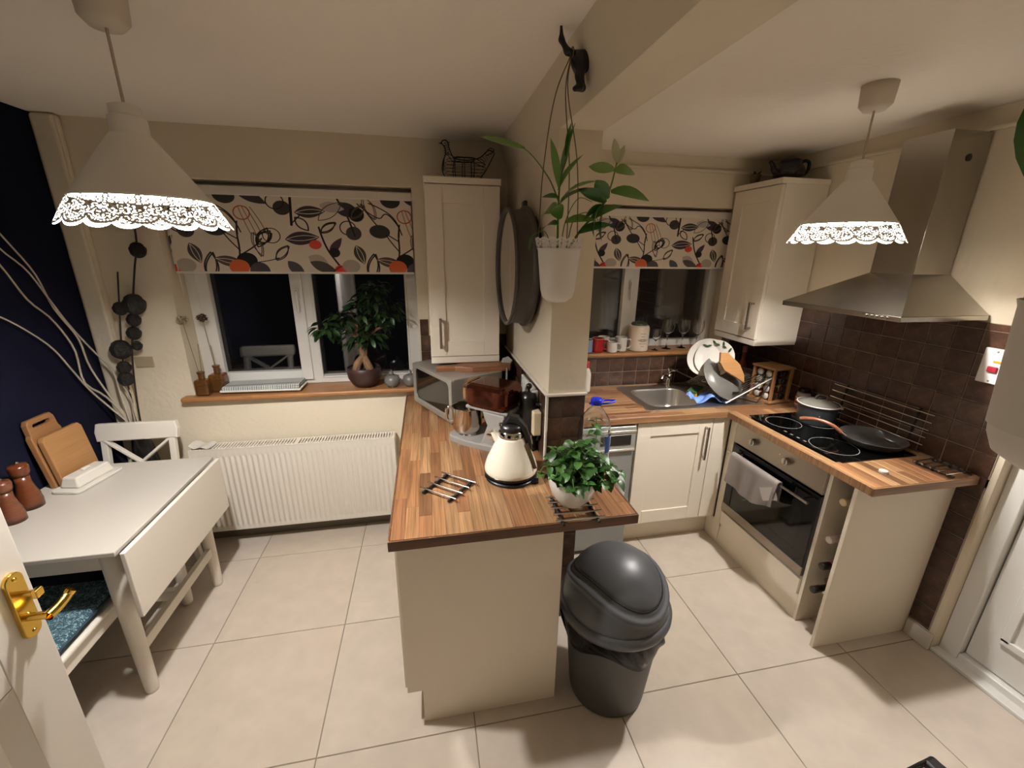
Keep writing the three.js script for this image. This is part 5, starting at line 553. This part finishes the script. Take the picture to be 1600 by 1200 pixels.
{ const o = thing('hanging_planter', 'white lace-rimmed pot hung by strings from the black hook, holding long-leaved bamboo', 'hanging planter', [.408, 1.628, 1.30]);
  part('pot', lathe([[0, 0], [.03, .004], [.048, .018], [.054, .04], [.055, .05], [.066, .16], [.068, .165], [.065, .165], [.05, .03], [0, .01]], 48), M(0xe6dfd6, .35), o); const la = laceAlpha.clone(); la.repeat.set(2, 1); part('lace_rim', new THREE.CylinderGeometry(.076, .069, .034, 56, 1, true).translate(0, .182, 0), M(0xe6dfd6, .4, 0, { alphaMap: (() => { const t = la; t.flipY = false; t.needsUpdate = true; return t; })(), alphaTest: .5 }), o); part('soil', cyl(.062, .06, .01, 0, .15, 0), M(0x2a1f16, .95), o);
  const top = [.012, .678, 0]; part('string', [tube([[-.07, .185, .01], [-.062, .38, .01], [-.03, .58, .004], top], .0017, 24, 5), tube([[.04, .185, .05], [.03, .4, .04], [0, .6, .01], top], .0017, 24, 5), tube([[.04, .185, -.05], [.03, .4, -.03], [0, .6, -.005], top], .0017, 24, 5), new THREE.TorusGeometry(.014, .0017, 6, 20).rotateY(Math.PI / 2).translate(.012, .676, 0)], M(0x6a5a40, .8), o);
  const G = ['#6f9a3a', '#55842c', '#3f6f2a', '#84a548', '#cfd0a8'].map(c => new THREE.MeshPhysicalMaterial({ color: c, roughness: .4, transmission: .2, thickness: 0, side: THREE.DoubleSide })), SM = M(0x5f7d2e, .6), st = [];
  const stem = (pts, r) => st.push(taperTube(pts, r, r * .5, 16, 6)); const lf = (pos, dir, L, W, k, roll = 0, droop = .35) => aim(part('leaf', leafGeo(L, W * 1.25, droop, .2, 6), G[k], o), pos, dir, roll);
  stem([[-.005, .15, 0], [-.008, .28, 0], [-.005, .36, 0], [.012, .42, 0]], .004); stem([[-.008, .30, 0], [-.04, .36, 0], [-.1, .425, .0], [-.125, .44, 0]], .0025); lf([-.115, .436, 0], [-1, .18, .0], .13, .032, 0, -.7, .0);
  lf([-.005, .36, 0], [.12, 1, .1], .15, .032, 1, .8, .1); lf([-.01, .34, 0], [-.2, 1, .0], .13, .026, 0, .5, .05); lf([.01, .41, 0], [.1, 1, 0], .1, .026, 1, -.8, .0); lf([-.005, .3, .01], [.3, .6, .5], .11, .045, 0, .6, .5);
  lf([-.01, .27, 0], [-.8, .35, .4], .1, .04, 3, .8, .9); lf([-.01, .235, 0], [-.75, .3, .3], .07, .028, 2, .5, .9); lf([-.01, .31, 0], [-.8, .3, 0], .05, .018, 2, .6, .5);
  stem([[.015, .15, .02], [.06, .22, .02], [.12, .285, .02], [.145, .34, .02], [.16, .41, .02]], .0042); lf([.16, .41, .02], [-.25, 1, .0], .065, .02, 4, .9, -.1); lf([.162, .405, .02], [.35, 1, .0], .055, .018, 4, .7, 0); lf([.155, .39, .02], [-1, .1, 0], .085, .026, 3, 1.0, .1); lf([.158, .385, .02], [1, .35, .1], .07, .036, 0, 1.0, .6);
  lf([.148, .33, .02], [1, .1, .2], .13, .036, 1, 1.0, .45); lf([.14, .315, .02], [-1, .15, .2], .1, .03, 2, 1.0, .2); lf([.14, .31, .02], [-.6, .6, .3], .085, .034, 2, .7, .3); lf([.135, .30, .02], [-.9, .45, 0], .1, .03, 2, .8, .2);
  stem([[.02, .15, 0], [.05, .26, 0], [.1, .27, .01], [.12, .245, .01]], .0022); lf([.125, .29, .02], [-.6, -.55, .3], .11, .034, 2, .9, .4); lf([.13, .285, .02], [-.35, -1, .3], .10, .03, 2, .9, .2); lf([.128, .29, .02], [-.9, -.25, .2], .1, .026, 2, .9, .4);
  stem([[0, .15, .01], [.012, .25, .02], [.05, .31, .02], [.09, .30, .02]], .002); stem([[-.02, .15, 0], [-.05, .215, 0], [-.09, .2, 0]], .0018); lf([-.085, .205, .0], [-.4, -1, 0], .05, .012, 2, .9, .2); lf([-.008, .29, .01], [.5, .7, .4], .10, .04, 1, .5, .5); lf([-.005, .25, .02], [-.5, .6, .5], .09, .034, 1, .7, .6); lf([.05, .21, .03], [.8, .5, .3], .10, .03, 2, .8, .4); lf([.09, .25, .02], [.7, .7, .2], .10, .03, 1, .8, .5); lf([.01, .24, .02], [.6, .4, .6], .08, .03, 0, .8, .6); lf([-.01, .33, 0], [.25, .9, .3], .11, .036, 0, .9, .3); part('stems', st, SM, o); }
{ const o = thing('hanging_planter', 'grey-looking smooth planter close to the camera at the right picture edge, a green leaf above', 'hanging planter', [.905, 1.475, 2.22]); part('pot', lathe([[0, 0], [.04, .004], [.064, .02], [.074, .045], [.076, .06], [.079, .062], [.089, .24], [.092, .25], [.087, .25], [.07, .05], [0, .02]], 56), M(0xd9d2c8, .45), o); part('soil', cyl(.084, .082, .01, 0, .232, 0), M(0x2a1f16, .95), o);
  part('string', [rod([-.06, .25, .06], [-.01, YC - 1.475, 0], .0016, 5), rod([.085, .25, 0], [-.01, YC - 1.475, 0], .0016, 5), rod([-.02, .25, -.085], [-.01, YC - 1.475, 0], .0016, 5)], M(0x6a5a40, .8), o); const G = M(0x2f5a12, .5); part('stem', taperTube([[0, .23, 0], [.005, .4, -.01], [-.05, .55, -.08], [-.095, .53, -.1]], .005, .003, 16, 8), M(0x4a6a20, .6), o);
  for (const [p, d, L] of [[[-.095, .53, -.1], [-.28, -1, .06], .13], [[-.01, .48, -.03], [.8, .3, .2], .14], [[0, .42, 0], [.3, .5, .8], .12], [[0, .38, 0], [.7, .5, -.5], .12]]) aim(part('leaf', leafGeo(L, .04, .4, .2, 6), G, o), p, d, .5); }
// ---------- bin ----------
{ const o = thing('kitchen_bin', 'dark grey swing-lid kitchen bin with a black liner, beside the peninsula end', 'bin', [.685, 0, 1.365], 0), G = M(0x42433f, .45), G2 = M(0x4a4b4d, .42);
  part('body', lathe([[0, .004], [.145, 0], [.155, .008], [.158, .03], [.195, .44], [.198, .45], [.19, .45], [.15, .03], [0, .015]], 64), G, o);
  part('lid_rim', lathe([[.206, .418], [.216, .424], [.221, .438], [.221, .452], [.214, .464], [.203, .468], [.194, .47], [.192, .44], [.206, .418]], 72), G2, o);
  // dome: a raised collar, low at front and back and high at the pivots, with the swinging flap inside it
  const P = [], I = [], nu = 120, nv = 60, th0 = 1.15, prof = t => { const a = t * Math.PI / 2; return [.197 * Math.pow(Math.cos(a), .92), .462 + .215 * Math.sin(a)]; };
  const ridge = th => .275 - .115 * Math.cos(2 * (th - th0)), sm = (a, b, x) => { const t = Math.min(1, Math.max(0, (x - a) / (b - a))); return t * t * (3 - 2 * t); };
  for (let j = 0; j <= nv; j++) for (let i = 0; i <= nu; i++) { const th = i / nu * Math.PI * 2, t = j / nv * .999, K2 = ridge(th), [r, y] = prof(t); const w = Math.exp(-Math.pow((t - K2) / .03, 2)) * .008, step = (1 - sm(K2 - .02, K2 + .035, t)) * .009, gap = Math.exp(-Math.pow((t - K2 - .11) / .012, 2)) * -.004; const k = 1 + (w + step + gap) / .2; P.push(r * k * Math.cos(th), y + w * .7 + gap, r * k * Math.sin(th)); }
  for (let j = 0; j < nv; j++) for (let i = 0; i < nu; i++) { const a = j * (nu + 1) + i, b = a + nu + 1; I.push(a, b, a + 1, a + 1, b, b + 1); } const g = new THREE.BufferGeometry(); g.setAttribute('position', new THREE.Float32BufferAttribute(P, 3)); g.setIndex(I); g.computeVertexNormals(); part('lid', g, G2, o);
  const sp = []; for (let i = 0; i < 120; i++) { const th = i / 120 * Math.PI * 2, [r, y] = prof(ridge(th) + .11); sp.push([r * .996 * Math.cos(th), y - .001, r * .996 * Math.sin(th)]); } part('flap_seam', tube(sp, .0026, 240, 6, true), M(0x101010, .9), o);
  const Q = [], J = [], n = 90, mrows = 12; for (let j = 0; j <= mrows; j++) for (let i = 0; i <= n; i++) { const th = i / n * Math.PI * 2, v = j / mrows, low = .115 + .022 * Math.sin(th * 2 + 1) + .018 * Math.sin(th * 5) + .05 * Math.exp(-Math.pow((th - 1.25) / .35, 2)); const cr = .005 * Math.sin(th * 13 + v * 5) + .004 * Math.sin(th * 23 + v * 9 + 2) + .012 * v * Math.exp(-Math.pow((th - .35) / .5, 2)); const y = .438 - low * v, r0 = .158 + (.195 - .158) * (y - .03) / .41; const r = r0 + .009 + (cr + .008) * Math.sin(Math.PI * Math.min(1, v * .9 + .15)); Q.push(r * Math.cos(th), y, r * Math.sin(th)); }
  for (let j = 0; j < mrows; j++) for (let i = 0; i < n; i++) { const a = j * (n + 1) + i, b = a + n + 1; J.push(a, a + 1, b, a + 1, b + 1, b); } const lg = new THREE.BufferGeometry(); lg.setAttribute('position', new THREE.Float32BufferAttribute(Q, 3)); lg.setIndex(J); lg.computeVertexNormals(); part('bin_liner', toCreasedNormals(lg, .3), M(0x050506, .3, 0, { phys: 1, specularIntensity: .25 }), o, 'black plastic liner folded over the rim'); }
// ---------- wire basket at the lower picture edge ----------
{ const o = thing('wire_basket', 'black wire basket on the floor at the lower right picture edge', 'basket', [1.418, .004, 2.10], .12), K = M(0x0a0a0b, .35), g = [], a = .17, b = .13, H = .2; for (const y of [.006, .07, .135]) g.push(tube(rrect(2 * a, 2 * b, .03).map(q => [q[0], y, q[1]]), .0022, 60, 5, true)); for (let i = -4; i <= 4; i++) { g.push(rod([i * a / 4.2, 0, -b], [i * a / 4.2, H, -b], .0022, 5), rod([i * a / 4.2, 0, b], [i * a / 4.2, H, b], .0022, 5), rod([i * a / 4.2, .006, -b], [i * a / 4.2, .006, b], .0022, 5)); } for (let i = -3; i <= 3; i++) g.push(rod([-a, 0, i * b / 3.3], [-a, H, i * b / 3.3], .0022, 5), rod([a, 0, i * b / 3.3], [a, H, i * b / 3.3], .0022, 5));
  part('wire_mesh', g, K, o); part('rim', [tube(rrect(2 * a, 2 * b, .03).map(q => [q[0], H, q[1]]), .005, 80, 8, true), tube(rrect(2 * a, 2 * b, .03).map(q => [q[0], H - .025, q[1]]), .003, 80, 6, true)], K, o); part('corner_guard', rb(.05, .032, .05, .012, a - .018, H - .01, -b + .018), K, o); part('corner_guard', rb(.05, .032, .05, .012, -a + .018, H - .01, -b + .018), K, o); part('carry_handle', [tube([[a, H, -b + .05], [a + .03, H + .01, -b + .06], [a + .03, H + .01, b - .06], [a, H, b - .05]], .0035, 30, 6), tube([[a, H - .02, -b + .05], [a + .035, H - .012, -b + .06], [a + .035, H - .012, b - .06], [a, H - .02, b - .05]], .003, 30, 6)], K, o); }

renderer.render(scene, camera);
